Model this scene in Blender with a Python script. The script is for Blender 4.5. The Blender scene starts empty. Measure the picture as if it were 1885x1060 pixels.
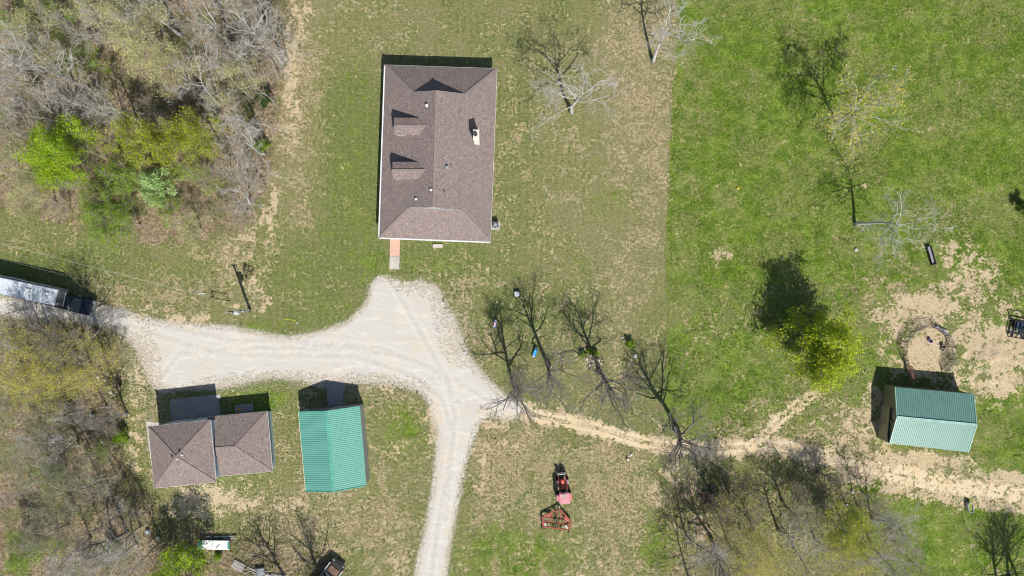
import bpy, math, random
import numpy as np
from mathutils import Vector, Matrix
SC = bpy.context.scene
COL = SC.collection
R = math.radians
PI = math.pi

# ------------------------------------------------------------------ camera, sky, sun
HPX = 1260.0          # flying height in ground units of 1/15 m
PPM = 15.0
cam_d = bpy.data.cameras.new('camera'); cam_d.sensor_width = 36
cam_d.lens = 36 * (HPX / PPM) / (1885 / PPM)
cam_d.clip_start = 1; cam_d.clip_end = 3000
cam = bpy.data.objects.new('camera', cam_d); COL.objects.link(cam)
cam.location = (0, 0, HPX / PPM); cam.rotation_euler = (0, 0, 0)
SC.camera = cam

SUN_DIR = Vector((-0.31, 0.86, -1.0)).normalized()
world = bpy.data.worlds.new('World'); SC.world = world; world.use_nodes = True
wnt = world.node_tree
bg = wnt.nodes['Background']
sky = wnt.nodes.new('ShaderNodeTexSky'); sky.sky_type = 'NISHITA'; sky.sun_disc = False
sky.sun_elevation = math.atan(1 / 0.914); sky.sun_rotation = math.atan2(0.31, -0.86)
wnt.links.new(sky.outputs[0], bg.inputs[0]); bg.inputs[1].default_value = 0.078
sun_d = bpy.data.lights.new('sun', 'SUN'); sun_d.energy = 5.0; sun_d.angle = R(0.5); sun_d.color = (1, 0.955, 0.88)
sun = bpy.data.objects.new('sun', sun_d); COL.objects.link(sun)
sun.rotation_euler = SUN_DIR.to_track_quat('-Z', 'Y').to_euler(); sun.location = (20, -60, 80)
SC.view_settings.view_transform = 'Standard'; SC.view_settings.look = 'None'
SC.view_settings.exposure = 0.20; SC.view_settings.gamma = 1
SC.cycles.pixel_filter_type = 'BLACKMAN_HARRIS'; SC.cycles.filter_width = 1.0

def W(px, py, h=0.0):
    """place seen at pixel (px,py) when it stands h/15 m above the ground -> world metres"""
    k = (1 - h / HPX) / PPM
    return Vector(((px - 942.5) * k, -(py - 530) * k, h / PPM))

# ------------------------------------------------------------------ materials
class NT:
    def __init__(s, name):
        s.m = bpy.data.materials.new(name); s.m.use_nodes = True
        s.t = s.m.node_tree; s.b = s.t.nodes['Principled BSDF']
        s.tc = s.t.nodes.new('ShaderNodeTexCoord')
        s.co = s.tc.outputs['Object']
    def n(s, typ, **kw):
        nd = s.t.nodes.new(typ)
        for k, v in kw.items():
            if k in nd.inputs.keys():
                if hasattr(v, 'is_linked') or isinstance(v, bpy.types.NodeSocket): s.t.links.new(v, nd.inputs[k])
                else: nd.inputs[k].default_value = v
            else: setattr(nd, k, v)
        return nd
    def link(s, a, b): s.t.links.new(a, b)
    def noise(s, scale, detail=3, rough=0.6, co=None, dist=0.0):
        nd = s.n('ShaderNodeTexNoise', Scale=scale, Detail=detail, Roughness=rough, Distortion=dist)
        s.link(co or s.co, nd.inputs['Vector']); return nd.outputs['Fac']
    def mapping(s, scale=(1, 1, 1), rot=(0, 0, 0)):
        nd = s.t.nodes.new('ShaderNodeMapping'); nd.inputs['Scale'].default_value = scale; nd.inputs['Rotation'].default_value = rot
        s.link(s.co, nd.inputs['Vector']); return nd.outputs[0]
    def ss(s, v, a, b, clamp=True):
        nd = s.t.nodes.new('ShaderNodeMapRange'); nd.interpolation_type = 'SMOOTHSTEP'
        s.link(v, nd.inputs['Value']); nd.inputs['From Min'].default_value = a; nd.inputs['From Max'].default_value = b
        return nd.outputs[0]
    def math(s, op, a, b=None, c=None):
        nd = s.t.nodes.new('ShaderNodeMath'); nd.operation = op
        for i, v in enumerate((a, b, c)):
            if v is None: continue
            if isinstance(v, (int, float)): nd.inputs[i].default_value = v
            else: s.link(v, nd.inputs[i])
        return nd.outputs[0]
    def mix(s, f, a, b, mode='MIX'):
        nd = s.t.nodes.new('ShaderNodeMix'); nd.data_type = 'RGBA'; nd.blend_type = mode
        for i, v in ((0, f), (6, a), (7, b)):
            if isinstance(v, (int, float)): nd.inputs[i].default_value = v
            elif isinstance(v, tuple): nd.inputs[i].default_value = (*v, 1) if len(v) == 3 else v
            else: s.link(v, nd.inputs[i])
        return nd.outputs[2]
    def out(s, col, rough=0.9, metal=0.0, spec=0.3, bump=None, bstr=0.3, bdist=0.05):
        if isinstance(col, tuple): s.b.inputs['Base Color'].default_value = (*col, 1)
        else: s.link(col, s.b.inputs['Base Color'])
        s.b.inputs['Roughness'].default_value = rough; s.b.inputs['Metallic'].default_value = metal
        s.b.inputs['Specular IOR Level'].default_value = spec
        if bump is not None:
            bn = s.t.nodes.new('ShaderNodeBump'); bn.inputs['Strength'].default_value = bstr; bn.inputs['Distance'].default_value = bdist
            s.link(bump, bn.inputs['Height']); s.link(bn.outputs[0], s.b.inputs['Normal'])
        return s.m

MC = {}
def mat(name, c1, c2=None, scale=3.0, rough=0.7, metal=0.0, spec=0.4, bump=0.0):
    """plain procedural paint / wood / metal: two tones mottled by noise"""
    if name in MC: return MC[name]
    g = NT(name)
    c2 = c2 or tuple(x * 0.72 for x in c1)
    f = g.ss(g.noise(scale, 5, 0.65), 0.35, 0.68)
    MC[name] = g.out(g.mix(f, c1, c2), rough, metal, spec, g.noise(scale * 6, 2) if bump else None, bump)
    return MC[name]

def ground_mat():
    g = NT('ground')
    a1 = g.n('ShaderNodeVertexColor', layer_name='m1'); a2 = g.n('ShaderNodeVertexColor', layer_name='m2')
    s1 = g.n('ShaderNodeSeparateColor'); g.link(a1.outputs[0], s1.inputs[0])
    s2 = g.n('ShaderNodeSeparateColor'); g.link(a2.outputs[0], s2.inputs[0])
    lush, soil, forest = s1.outputs[0], s1.outputs[1], s1.outputs[2]
    dry, grav, lawn = s2.outputs[0], s2.outputs[1], s2.outputs[2]
    big = g.noise(0.16, 4, 0.6); mid = g.noise(0.7, 5, 0.7); fine = g.noise(2.9, 4, 0.8); vf = g.noise(8.5, 2, 0.9)
    mid2 = g.noise(1.2, 5, 0.75, dist=1.0)
    spk = g.math('ADD', g.math('MULTIPLY', fine, 0.5), g.math('MULTIPLY_ADD', vf, 0.8, -0.15))
    patch = g.ss(g.noise(0.42, 6, 0.68, dist=0.6), 0.40, 0.60); patch2 = g.ss(g.noise(1.5, 5, 0.72, dist=0.8), 0.38, 0.62)
    def ragged(mask, amp, lo, hi, a=mid, b=fine):
        nn = g.math('SUBTRACT', g.math('ADD', g.math('MULTIPLY', a, 0.5), g.math('MULTIPLY', b, 0.5)), 0.5)
        return g.ss(g.math('ADD', mask, g.math('MULTIPLY', nn, amp)), lo, hi)
    # lawn: khaki <-> green
    gl = g.math('ADD', g.math('ADD', g.math('MULTIPLY', big, 0.35), g.math('MULTIPLY', mid, 0.35)), g.math('MULTIPLY', spk, 0.30))
    gl = g.math('ADD', gl, g.math('MULTIPLY', g.math('SUBTRACT', lawn, 0.5), 0.26))
    gl = g.math('ADD', gl, g.math('MULTIPLY', g.math('SUBTRACT', patch, 0.5), 0.11))
    gl = g.math('ADD', gl, g.math('MULTIPLY', g.math('SUBTRACT', patch2, 0.5), 0.09))
    base = g.mix(g.ss(gl, 0.43, 0.59), (0.232, 0.226, 0.094), (0.115, 0.178, 0.030))
    base = g.mix(g.math('MULTIPLY', g.ss(spk, 0.50, 0.62), 0.75), base, (0.40, 0.355, 0.205))
    base = g.mix(g.math('MULTIPLY', g.ss(spk, 0.48, 0.37), 0.8), base, (0.070, 0.082, 0.026))
    # mowing stripes
    wv = g.n('ShaderNodeTexWave', Scale=0.36, Distortion=0.8, bands_direction='X')
    wv.inputs['Detail'].default_value = 3; wv.inputs['Detail Scale'].default_value = 0.7
    g.link(g.mapping((1, 0.25, 1), (0, 0, R(1.5))), wv.inputs['Vector'])
    base = g.mix(g.math('MULTIPLY', wv.outputs['Fac'], 0.13), base, (0.34, 0.32, 0.18))
    # lush pasture
    lc = g.mix(g.ss(mid, 0.40, 0.60), (0.082, 0.175, 0.010), (0.180, 0.300, 0.018))
    lc = g.mix(g.math('MULTIPLY', patch, 0.55), lc, (0.200, 0.245, 0.048))
    lc = g.mix(g.math('MULTIPLY', g.math('MULTIPLY', patch2, g.ss(big, 0.47, 0.58)), 0.7), lc, (0.30, 0.275, 0.13))
    lc = g.mix(g.math('MULTIPLY', g.ss(spk, 0.50, 0.38), 0.85), lc, (0.042, 0.078, 0.010))
    lc = g.mix(g.math('MULTIPLY', g.ss(spk, 0.53, 0.64), 0.6), lc, (0.25, 0.30, 0.07))
    base = g.mix(ragged(g.math('ADD', lush, g.math('MULTIPLY', g.math('SUBTRACT', patch2, 0.5), 0.35)), 2.6, 0.36, 0.66), base, lc)
    # curly dry straw flecks
    st = g.math('ABSOLUTE', g.math('SUBTRACT', g.noise(1.15, 5, 0.72, dist=2.0), 0.5))
    fl = g.math('MULTIPLY', g.ss(st, 0.040, 0.010), g.ss(g.math('ADD', spk, g.math('MULTIPLY', mid, 0.5)), 0.73, 0.80))
    base = g.mix(g.math('MULTIPLY', fl, g.math('ADD', 0.35, g.math('MULTIPLY', dry, 0.6))), base, (0.50, 0.42, 0.24))
    # dry patches
    dc = g.mix(g.ss(spk, 0.44, 0.56), (0.23, 0.19, 0.10), (0.60, 0.485, 0.31))
    dc = g.mix(g.math('MULTIPLY', g.ss(spk, 0.455, 0.40), 0.9), dc, (0.085, 0.105, 0.03))
    base = g.mix(g.math('MULTIPLY', ragged(g.math('ADD', dry, g.math('MULTIPLY', g.math('SUBTRACT', g.math('ADD', g.math('MULTIPLY', patch, 0.6), g.math('MULTIPLY', patch2, 0.4)), g.math('MULTIPLY_ADD', lush, 0.28, 0.55)), 0.85)), 3.4, 0.30, 0.62, mid2), 0.92), base, dc)
    # bare soil
    sc = g.mix(g.ss(mid2, 0.40, 0.62), (0.62, 0.50, 0.325), (0.53, 0.40, 0.24))
    sc = g.mix(g.math('MULTIPLY', patch2, 0.6), sc, (0.70, 0.57, 0.39))
    sc = g.mix(g.math('MULTIPLY', g.ss(vf, 0.61, 0.69), 0.75), sc, (0.30, 0.23, 0.13))
    sc = g.mix(g.math('MULTIPLY', g.ss(spk, 0.54, 0.62), 0.7), sc, (0.70, 0.58, 0.41))
    soil2 = g.math('ADD', soil, g.math('MULTIPLY', g.math('SUBTRACT', g.math('ADD', g.math('MULTIPLY', patch, 0.6), g.math('MULTIPLY', patch2, 0.4)), 0.5), 0.7))
    base = g.mix(ragged(soil2, 3.2, 0.46, 0.68), base, sc)
    # gravel fringe
    gv = g.math('ADD', grav, g.math('MULTIPLY', g.math('SUBTRACT', spk, 0.5), 3.4))
    base = g.mix(g.ss(gv, 0.60, 0.74), base, (0.58, 0.52, 0.43))
    # leaf litter
    vor = g.n('ShaderNodeTexVoronoi', Scale=4.4); g.link(g.co, vor.inputs['Vector'])
    vr = g.n('ShaderNodeSeparateColor'); g.link(vor.outputs['Color'], vr.inputs[0])
    fc = g.mix(vr.outputs[0], (0.25, 0.195, 0.12), (0.52, 0.415, 0.27))
    fc = g.mix(g.math('MULTIPLY', g.ss(spk, 0.50, 0.38), .8), fc, (0.13, 0.10, 0.06))
    fc = g.mix(g.math('MULTIPLY', g.ss(g.noise(0.35, 4, 0.6), 0.50, 0.60), 0.7), fc, (0.15, 0.19, 0.048))
    base = g.mix(ragged(forest, 1.8, 0.35, 0.62), base, fc)
    return g.out(base, 0.95, 0, 0.1, g.math('ADD', g.math('MULTIPLY', fine, 1.0), g.math('MULTIPLY', vf, 0.6)), 1.0, 0.22)

def gravel_mat():
    g = NT('gravel')
    f = g.noise(7, 3, 0.8); v = g.noise(0.35, 4, 0.6); m = g.noise(1.6, 4, 0.7)
    c = g.mix(g.ss(f, 0.3, 0.7), (0.45, 0.43, 0.395), (0.575, 0.555, 0.515))
    c = g.mix(g.math('MULTIPLY', g.ss(v, 0.50, 0.62), 0.55), c, (0.58, 0.51, 0.41))
    s2 = g.noise(0.9, 5, 0.7, co=g.mapping((0.35, 1.3, 1), (0, 0, R(-8))))
    c = g.mix(g.math('MULTIPLY', g.ss(s2, 0.54, 0.64), 0.4), c, (0.50, 0.44, 0.36))
    c = g.mix(g.math('MULTIPLY', g.ss(s2, 0.46, 0.36), 0.35), c, (0.70, 0.68, 0.64))
    c = g.mix(g.ss(m, 0.66, 0.76), c, (0.36, 0.32, 0.25))
    wv = g.n('ShaderNodeTexWave', Scale=0.5, Distortion=5.0, bands_direction='Y'); wv.inputs['Detail'].default_value = 3
    g.link(g.mapping((1, 1, 1), (0, 0, R(10))), wv.inputs['Vector'])
    c = g.mix(g.math('MULTIPLY', g.ss(wv.outputs['Fac'], 0.75, 1.0), 0.08), c, (0.75, 0.72, 0.67))
    at = g.n('ShaderNodeVertexColor', layer_name='wear'); sp = g.n('ShaderNodeSeparateColor'); g.link(at.outputs[0], sp.inputs[0])
    rut = g.math('MULTIPLY', sp.outputs[0], g.ss(m, 0.36, 0.58)); edge = g.math('MULTIPLY', sp.outputs[1], g.ss(m, 0.40, 0.56))
    c = g.mix(g.math('MULTIPLY', rut, 0.34), c, (0.66, 0.645, 0.61))
    c = g.mix(g.math('MULTIPLY', g.math('MULTIPLY', sp.outputs[2], g.ss(m, 0.62, 0.44)), 0.36), c, (0.37, 0.345, 0.31))
    c = g.mix(g.math('MULTIPLY', edge, 0.6), c, (0.56, 0.45, 0.31))
    return g.out(c, 0.95, 0, 0.1, f, 0.5, 0.05)

def track_mat():
    g = NT('packed_dirt')
    f = g.noise(6, 3, 0.8); v = g.noise(0.5, 4, 0.6); m = g.noise(2.2, 4, 0.75)
    c = g.mix(g.ss(f, 0.3, 0.7), (0.55, 0.45, 0.30), (0.68, 0.57, 0.40))
    c = g.mix(g.math('MULTIPLY', g.ss(v, 0.45, 0.65), 0.6), c, (0.60, 0.44, 0.26))
    c = g.mix(g.ss(m, 0.60, 0.70), c, (0.30, 0.24, 0.13))
    return g.out(c, 0.95, 0, 0.1, m, 0.6, 0.06)

def shingle_mat():
    g = NT('asphalt_shingle')
    vor = g.n('ShaderNodeTexVoronoi', Scale=9.0); g.link(g.mapping((1.3, 1.0, 1.0)), vor.inputs['Vector'])
    vr = g.n('ShaderNodeSeparateColor'); g.link(vor.outputs['Color'], vr.inputs[0])
    c = g.mix(vr.outputs[0], (0.175, 0.137, 0.131), (0.275, 0.222, 0.206))
    c = g.mix(g.ss(vr.outputs[1], 0.80, 0.84), c, (0.315, 0.255, 0.215))
    c = g.mix(g.ss(vr.outputs[2], 0.82, 0.86), c, (0.145, 0.118, 0.122))
    c = g.mix(g.math('MULTIPLY', g.ss(g.noise(0.8, 4, 0.6, co=g.mapping((1, .5, 1))), 0.45, 0.62), 0.22), c, (0.17, 0.14, 0.135))
    c = g.mix(g.math('MULTIPLY', g.ss(g.noise(0.25, 3), 0.4, 0.65), 0.12), c, (0.2, 0.17, 0.16))
    return g.out(c, 0.92, 0, 0.2, vr.outputs[1], 0.3, 0.02)

def leaf_mat(name, c1, c2, c3):
    g = NT(name)
    geo = g.t.nodes.new('ShaderNodeNewGeometry')
    r = geo.outputs['Random Per Island']
    c = g.mix(r, c1, c2)
    c = g.mix(g.ss(g.noise(0.55, 3), 0.45, 0.65), c, c3)
    g.out(c, 0.6, 0, 0.25)
    tr = g.t.nodes.new('ShaderNodeBsdfTranslucent'); g.link(c, tr.inputs[0])
    ad = g.t.nodes.new('ShaderNodeMixShader'); ad.inputs[0].default_value = 0.45
    g.link(g.b.outputs[0], ad.inputs[1]); g.link(tr.outputs[0], ad.inputs[2])
    g.link(ad.outputs[0], g.t.nodes['Material Output'].inputs[0])
    return g.m

def bark_mat(name, c1, c2):
    g = NT(name)
    f = g.ss(g.noise(2.2, 5, 0.7), 0.38, 0.62)
    return g.out(g.mix(f, c1, c2), 0.9, 0, 0.2, g.noise(14, 3), 0.5, 0.03)

M_GROUND = ground_mat(); M_GRAVEL = gravel_mat(); M_TRACK = track_mat(); M_SHINGLE = shingle_mat()
M_WHITE = mat('white_trim', (0.72, 0.73, 0.74), (0.60, 0.62, 0.64), 1.5, 0.5)
M_SIDING = mat('beige_siding', (0.48, 0.44, 0.38), None, 1.0, 0.8)
M_BLUESIDE = mat('blue_grey_siding', (0.36, 0.47, 0.53), (0.30, 0.40, 0.47), 1.0, 0.7)
M_GLASS = mat('window_glass', (0.03, 0.04, 0.05), (0.05, 0.06, 0.07), 1, 0.1, 0, 0.6)
M_CONC = mat('concrete', (0.52, 0.48, 0.43), (0.40, 0.37, 0.33), 0.9, 0.9, bump=0.2)
M_CONCD = mat('dark_concrete', (0.36, 0.36, 0.34), (0.27, 0.275, 0.27), 0.7, 0.9, bump=0.2)  # darker, greyer tone than the plain concrete above
M_BRICKP = mat('salmon_brick', (0.64, 0.43, 0.33), (0.58, 0.37, 0.28), 6, 0.85)
M_BLACK = mat('black_paint', (0.018, 0.018, 0.02), (0.03, 0.03, 0.032), 3, 0.45)
M_RUBBER = mat('tyre_rubber', (0.02, 0.02, 0.02), (0.035, 0.033, 0.03), 5, 0.85)
M_STEEL = mat('galvanised_steel', (0.46, 0.48, 0.50), (0.32, 0.34, 0.36), 4, 0.4, 0.5)
M_DSTEEL = mat('dark_steel', (0.06, 0.06, 0.065), (0.11, 0.10, 0.10), 4, 0.55, 0.3)
M_RED = mat('red_paint', (0.52, 0.05, 0.045), (0.42, 0.05, 0.05), 3, 0.45)
M_FADED = mat('faded_red_paint', (0.62, 0.19, 0.22), (0.52, 0.15, 0.18), 3, 0.6)
M_RUST = mat('rusty_orange_red', (0.36, 0.075, 0.05), (0.22, 0.075, 0.05), 4, 0.75)
M_WOOD = mat('weathered_wood', (0.30, 0.24, 0.18), (0.18, 0.145, 0.11), 5, 0.85)
M_DWOOD = mat('dark_wood', (0.07, 0.05, 0.04), (0.12, 0.09, 0.07), 5, 0.85)

# ------------------------------------------------------------------ mesh helpers
class MB:
    def __init__(s): s.v = []; s.f = []
    def add(s, vs, fs):
        o = len(s.v); s.v += [tuple(p) for p in vs]; s.f += [tuple(i + o for i in f) for f in fs]; return s
    def poly(s, vs): return s.add(vs, [tuple(range(len(vs)))])
    def box(s, c, d, rz=0.0, bev=0.0, taper=1.0):
        """box centred at c with full sizes d; bev chamfers the vertical edges and the top"""
        x, y, z = d[0] / 2, d[1] / 2, d[2] / 2
        def ring(ix, iy, zz, cut):
            X, Y = x * ix, y * iy
            if cut <= 0: return [(-X, -Y, zz), (X, -Y, zz), (X, Y, zz), (-X, Y, zz)]
            return [(-X + cut, -Y, zz), (X - cut, -Y, zz), (X, -Y + cut, zz), (X, Y - cut, zz), (X - cut, Y, zz), (-X + cut, Y, zz), (-X, Y - cut, zz), (-X, -Y + cut, zz)]
        if bev > 0:
            rs = [ring(1, 1, -z, bev), ring(taper, taper, z - bev, bev)]
            tx = (x * taper - bev * 0.7) / x; ty = (y * taper - bev * 0.7) / y
            rs.append(ring(tx, ty, z, bev))
        else: rs = [ring(1, 1, -z, 0), ring(taper, taper, z, 0)]
        ca, sa = math.cos(rz), math.sin(rz); n = len(rs[0]); vs = []
        for r in rs:
            for p in r: vs.append((c[0] + p[0] * ca - p[1] * sa, c[1] + p[0] * sa + p[1] * ca, c[2] + p[2]))
        fs = [tuple(range(n))[::-1], tuple(range(n * (len(rs) - 1), n * len(rs)))]
        for k in range(len(rs) - 1):
            for i in range(n):
                j = (i + 1) % n; fs.append((k * n + i, k * n + j, (k + 1) * n + j, (k + 1) * n + i))
        return s.add(vs, fs)
    def beam(s, a, b, w, h=None, up=(0, 0, 1)):
        a, b = Vector(a), Vector(b); h = h or w; d = (b - a).normalized(); u = Vector(up)
        if abs(d.dot(u)) > 0.98: u = Vector((1, 0, 0))
        r = d.cross(u).normalized(); u = r.cross(d)
        vs = []
        for p in (a, b):
            for sx, sy in ((-1, -1), (1, -1), (1, 1), (-1, 1)): vs.append(p + r * sx * w / 2 + u * sy * h / 2)
        return s.add(vs, [(3, 2, 1, 0), (4, 5, 6, 7), (0, 1, 5, 4), (1, 2, 6, 5), (2, 3, 7, 6), (3, 0, 4, 7)])
    def tube(s, pts, rad, n=6, cap=True):
        pts = [Vector(p) for p in pts]
        if not hasattr(rad, '__len__'): rad = [rad] * len(pts)
        o = len(s.v); prev = None; d0 = (pts[1] - pts[0]).normalized()
        ref = Vector((0, 0, 1)) if abs(d0.z) < 0.9 else Vector((1, 0, 0))
        for i, p in enumerate(pts):
            d = (pts[min(i + 1, len(pts) - 1)] - pts[max(i - 1, 0)])
            d = d.normalized() if d.length > 1e-9 else d0
            r = d.cross(ref); r = r.normalized() if r.length > 1e-6 else Vector((1, 0, 0)); u = r.cross(d)
            for k in range(n):
                a = 2 * PI * k / n; q = p + (r * math.cos(a) + u * math.sin(a)) * rad[i]; s.v.append((q.x, q.y, q.z))
        for i in range(len(pts) - 1):
            for k in range(n):
                j = (k + 1) % n; s.f.append((o + i * n + k, o + i * n + j, o + (i + 1) * n + j, o + (i + 1) * n + k))
        if cap and n > 3:
            s.f.append(tuple(o + k for k in range(n))[::-1]); e = o + (len(pts) - 1) * n; s.f.append(tuple(e + k for k in range(n)))
        return s
    def lathe(s, c, prof, n=20, sx=1.0, sy=1.0, axis='z'):
        vs = []; fs = []
        for (r, z) in prof:
            for k in range(n):
                a = 2 * PI * k / n; x, y = r * math.cos(a) * sx, r * math.sin(a) * sy
                if axis == 'z': vs.append((c[0] + x, c[1] + y, c[2] + z))
                elif axis == 'y': vs.append((c[0] + x, c[1] + z, c[2] + y))
                else: vs.append((c[0] + z, c[1] + x, c[2] + y))
        for i in range(len(prof) - 1):
            for k in range(n):
                j = (k + 1) % n; fs.append((i * n + k, i * n + j, (i + 1) * n + j, (i + 1) * n + k))
        fs.append(tuple(range(n))[::-1]); fs.append(tuple((len(prof) - 1) * n + k for k in range(n)))
        return s.add(vs, fs)
    def prism(s, poly, z0, z1):
        n = len(poly); vs = [(p[0], p[1], z0) for p in poly] + [(p[0], p[1], z1) for p in poly]
        fs = [tuple(range(n))[::-1], tuple(range(n, 2 * n))] + [(i, (i + 1) % n, n + (i + 1) % n, n + i) for i in range(n)]
        return s.add(vs, fs)
    def side_prism(s, prof, y0, y1):
        """profile in x,z extruded along y"""
        n = len(prof); vs = [(p[0], y0, p[1]) for p in prof] + [(p[0], y1, p[1]) for p in prof]
        fs = [tuple(range(n)), tuple(range(n, 2 * n))[::-1]] + [((i + 1) % n, i, n + i, n + (i + 1) % n) for i in range(n)]
        return s.add(vs, fs)
    def build(s, name, m, parent=None, off=(0, 0, 0), smooth=False, label=None, bevel=0.0):
        me = bpy.data.meshes.new(name)
        vs = s.v if tuple(off) == (0, 0, 0) else [(a - off[0], b - off[1], c - off[2]) for a, b, c in s.v]
        me.from_pydata(vs, [], s.f); me.update()
        if m: me.materials.append(m)
        if smooth: me.polygons.foreach_set('use_smooth', [True] * len(me.polygons))
        o = bpy.data.objects.new(name, me); COL.objects.link(o)
        if parent: o.parent = parent
        if label: o['label'] = label
        if bevel:
            md = o.modifiers.new('bevel', 'BEVEL'); md.width = bevel; md.segments = 2; md.limit_method = 'ANGLE'
        return o

def tag(o, label, cat, group=None, kind=None):
    if label: o['label'] = label
    if cat: o['category'] = cat
    if group: o['group'] = group
    if kind: o['kind'] = kind
    return o
def thing(name, label, cat, loc=(0, 0, 0), rz=0.0, group=None):
    o = bpy.data.objects.new(name, None); COL.objects.link(o); o.empty_display_size = 0.3
    o.location = loc; o.rotation_euler = (0, 0, rz)
    return tag(o, label, cat, group)
def copy_tree(o, parent=None):
    c = o.copy(); COL.objects.link(c)
    if parent: c.parent = parent
    for ch in list(o.children): copy_tree(ch, c)
    return c
def arr(mb_v, mb_f, name, m, parent=None):
    """fast build from numpy arrays of quads/tris"""
    me = bpy.data.meshes.new(name)
    nv, nf, k = len(mb_v), len(mb_f), mb_f.shape[1]
    me.vertices.add(nv); me.vertices.foreach_set('co', np.asarray(mb_v, np.float32).ravel())
    me.loops.add(nf * k); me.loops.foreach_set('vertex_index', np.asarray(mb_f, np.int32).ravel())
    me.polygons.add(nf); me.polygons.foreach_set('loop_start', np.arange(0, nf * k, k, dtype=np.int32))
    me.update(calc_edges=True); me.validate()
    me.materials.append(m)
    o = bpy.data.objects.new(name, me); COL.objects.link(o)
    if parent: o.parent = parent
    return o

# ------------------------------------------------------------------ numpy noise and masks
def vnoise(x, y, seed=0):
    xi = np.floor(x).astype(np.int64); yi = np.floor(y).astype(np.int64); fx = x - xi; fy = y - yi
    def h(a, b):
        n = (a * 374761393 + b * 668265263 + seed * 2147483647) & 0xffffffff
        n = ((n ^ (n >> 13)) * 1274126177) & 0xffffffff
        return ((n ^ (n >> 16)) & 0xffff) / 65535.0
    u = fx * fx * (3 - 2 * fx); v = fy * fy * (3 - 2 * fy)
    return (h(xi, yi) * (1 - u) + h(xi + 1, yi) * u) * (1 - v) + (h(xi, yi + 1) * (1 - u) + h(xi + 1, yi + 1) * u) * v
def fbm(x, y, sc, seed=0, oct=4):
    t = 0; a = 0.5
    for o in range(oct): t = t + a * vnoise(x * sc, y * sc, seed + o); sc *= 2.03; a *= 0.55
    return t / 0.95 - 0.0
def sdf(px, py, poly):
    """signed distance in px, positive inside"""
    d = np.full(px.shape, 1e9); ins = np.zeros(px.shape, bool); n = len(poly)
    for i in range(n):
        x0, y0 = poly[i]; x1, y1 = poly[(i + 1) % n]; ex, ey = x1 - x0, y1 - y0
        t = np.clip(((px - x0) * ex + (py - y0) * ey) / (ex * ex + ey * ey + 1e-9), 0, 1)
        d = np.minimum(d, np.hypot(px - x0 - t * ex, py - y0 - t * ey))
        if y0 != y1: ins ^= ((y0 > py) != (y1 > py)) & (px < (x1 - x0) * (py - y0) / (y1 - y0) + x0)
    return np.where(ins, d, -d)
def linedist(px, py, pts):
    d = np.full(px.shape, 1e9)
    for (x0, y0), (x1, y1) in zip(pts[:-1], pts[1:]):
        ex, ey = x1 - x0, y1 - y0; t = np.clip(((px - x0) * ex + (py - y0) * ey) / (ex * ex + ey * ey), 0, 1)
        d = np.minimum(d, np.hypot(px - x0 - t * ex, py - y0 - t * ey))
    return d
def sst(v, a, b):
    t = np.clip((v - a) / (b - a), 0, 1); return t * t * (3 - 2 * t)
def blobs(px, py, L):
    o = np.zeros(px.shape)
    for cx, cy, rx, ry, s in L:
        o = np.maximum(o, s * np.exp(-(((px - cx) / rx) ** 2 + ((py - cy) / ry) ** 2) ** 1.5 * 0.7))
    return o

DRIVE = [(-60,545),(0,548),(60,552),(130,562),(180,563),(230,572),(262,586),(300,592),(340,597),(380,600),(430,603),(480,613),(520,621),(560,618),(600,608),(640,592),(665,570),(678,550),(684,525),(697,512),(712,511),(730,517),(750,524),(775,519),(797,530),(808,545),(818,570),(832,590),(845,625),(858,655),(880,685),(900,705),(930,728),(960,743),(975,757),(955,768),(925,768),(900,765),(886,770),(876,788),(868,815),(857,850),(849,890),(841,930),(834,965),(827,1010),(820,1065),(814,1100),(754,1100),(764,1062),(775,1010),(782,980),(790,940),(797,900),(801,870),(804,830),(805,800),(798,770),(790,740),(778,722),(745,706),(700,700),(650,699),(625,706),(590,708),(560,694),(510,690),(470,694),(430,702),(400,709),(350,714),(300,718),(285,706),(275,680),(264,652),(253,634),(228,612),(198,600),(120,588),(0,582),(-60,578)]
TRACK = [(900,745),(960,757),(1010,770),(1060,780),(1100,788),(1180,813),(1240,824),(1300,827),(1370,823),(1410,818),(1450,823),(1500,836),(1560,852),(1620,866),(1700,884),(1790,900),(1900,912),(1960,915)]
SPUR = [(1380,820),(1410,800),(1440,768),(1470,745),(1495,728)]
NWOOD = [(-80,-80),(512,-80),(515,60),(520,140),(508,230),(500,300),(492,370),(440,425),(380,440),(320,445),(250,440),(190,425),(100,410),(0,385),(-80,380)]
SWOOD = [(-80,590),(0,588),(100,592),(180,600),(222,640),(215,700),(222,800),(250,890),(290,925),(350,965),(430,985),(520,1010),(640,1050),(650,1150),(-80,1150)]
EWOOD = [(1195,1150),(1205,960),(1235,890),(1290,855),(1350,880),(1400,868),(1470,858),(1530,885),(1590,915),(1640,950),(1695,1000),(1710,1150)]
PASTURE = [(1258,-80),(1246,60),(1236,200),(1230,330),(1226,440),(1224,530),(1228,620),(1222,760),(1250,810),(1400,800),(1600,830),(2100,860),(2100,-80)]

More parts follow.
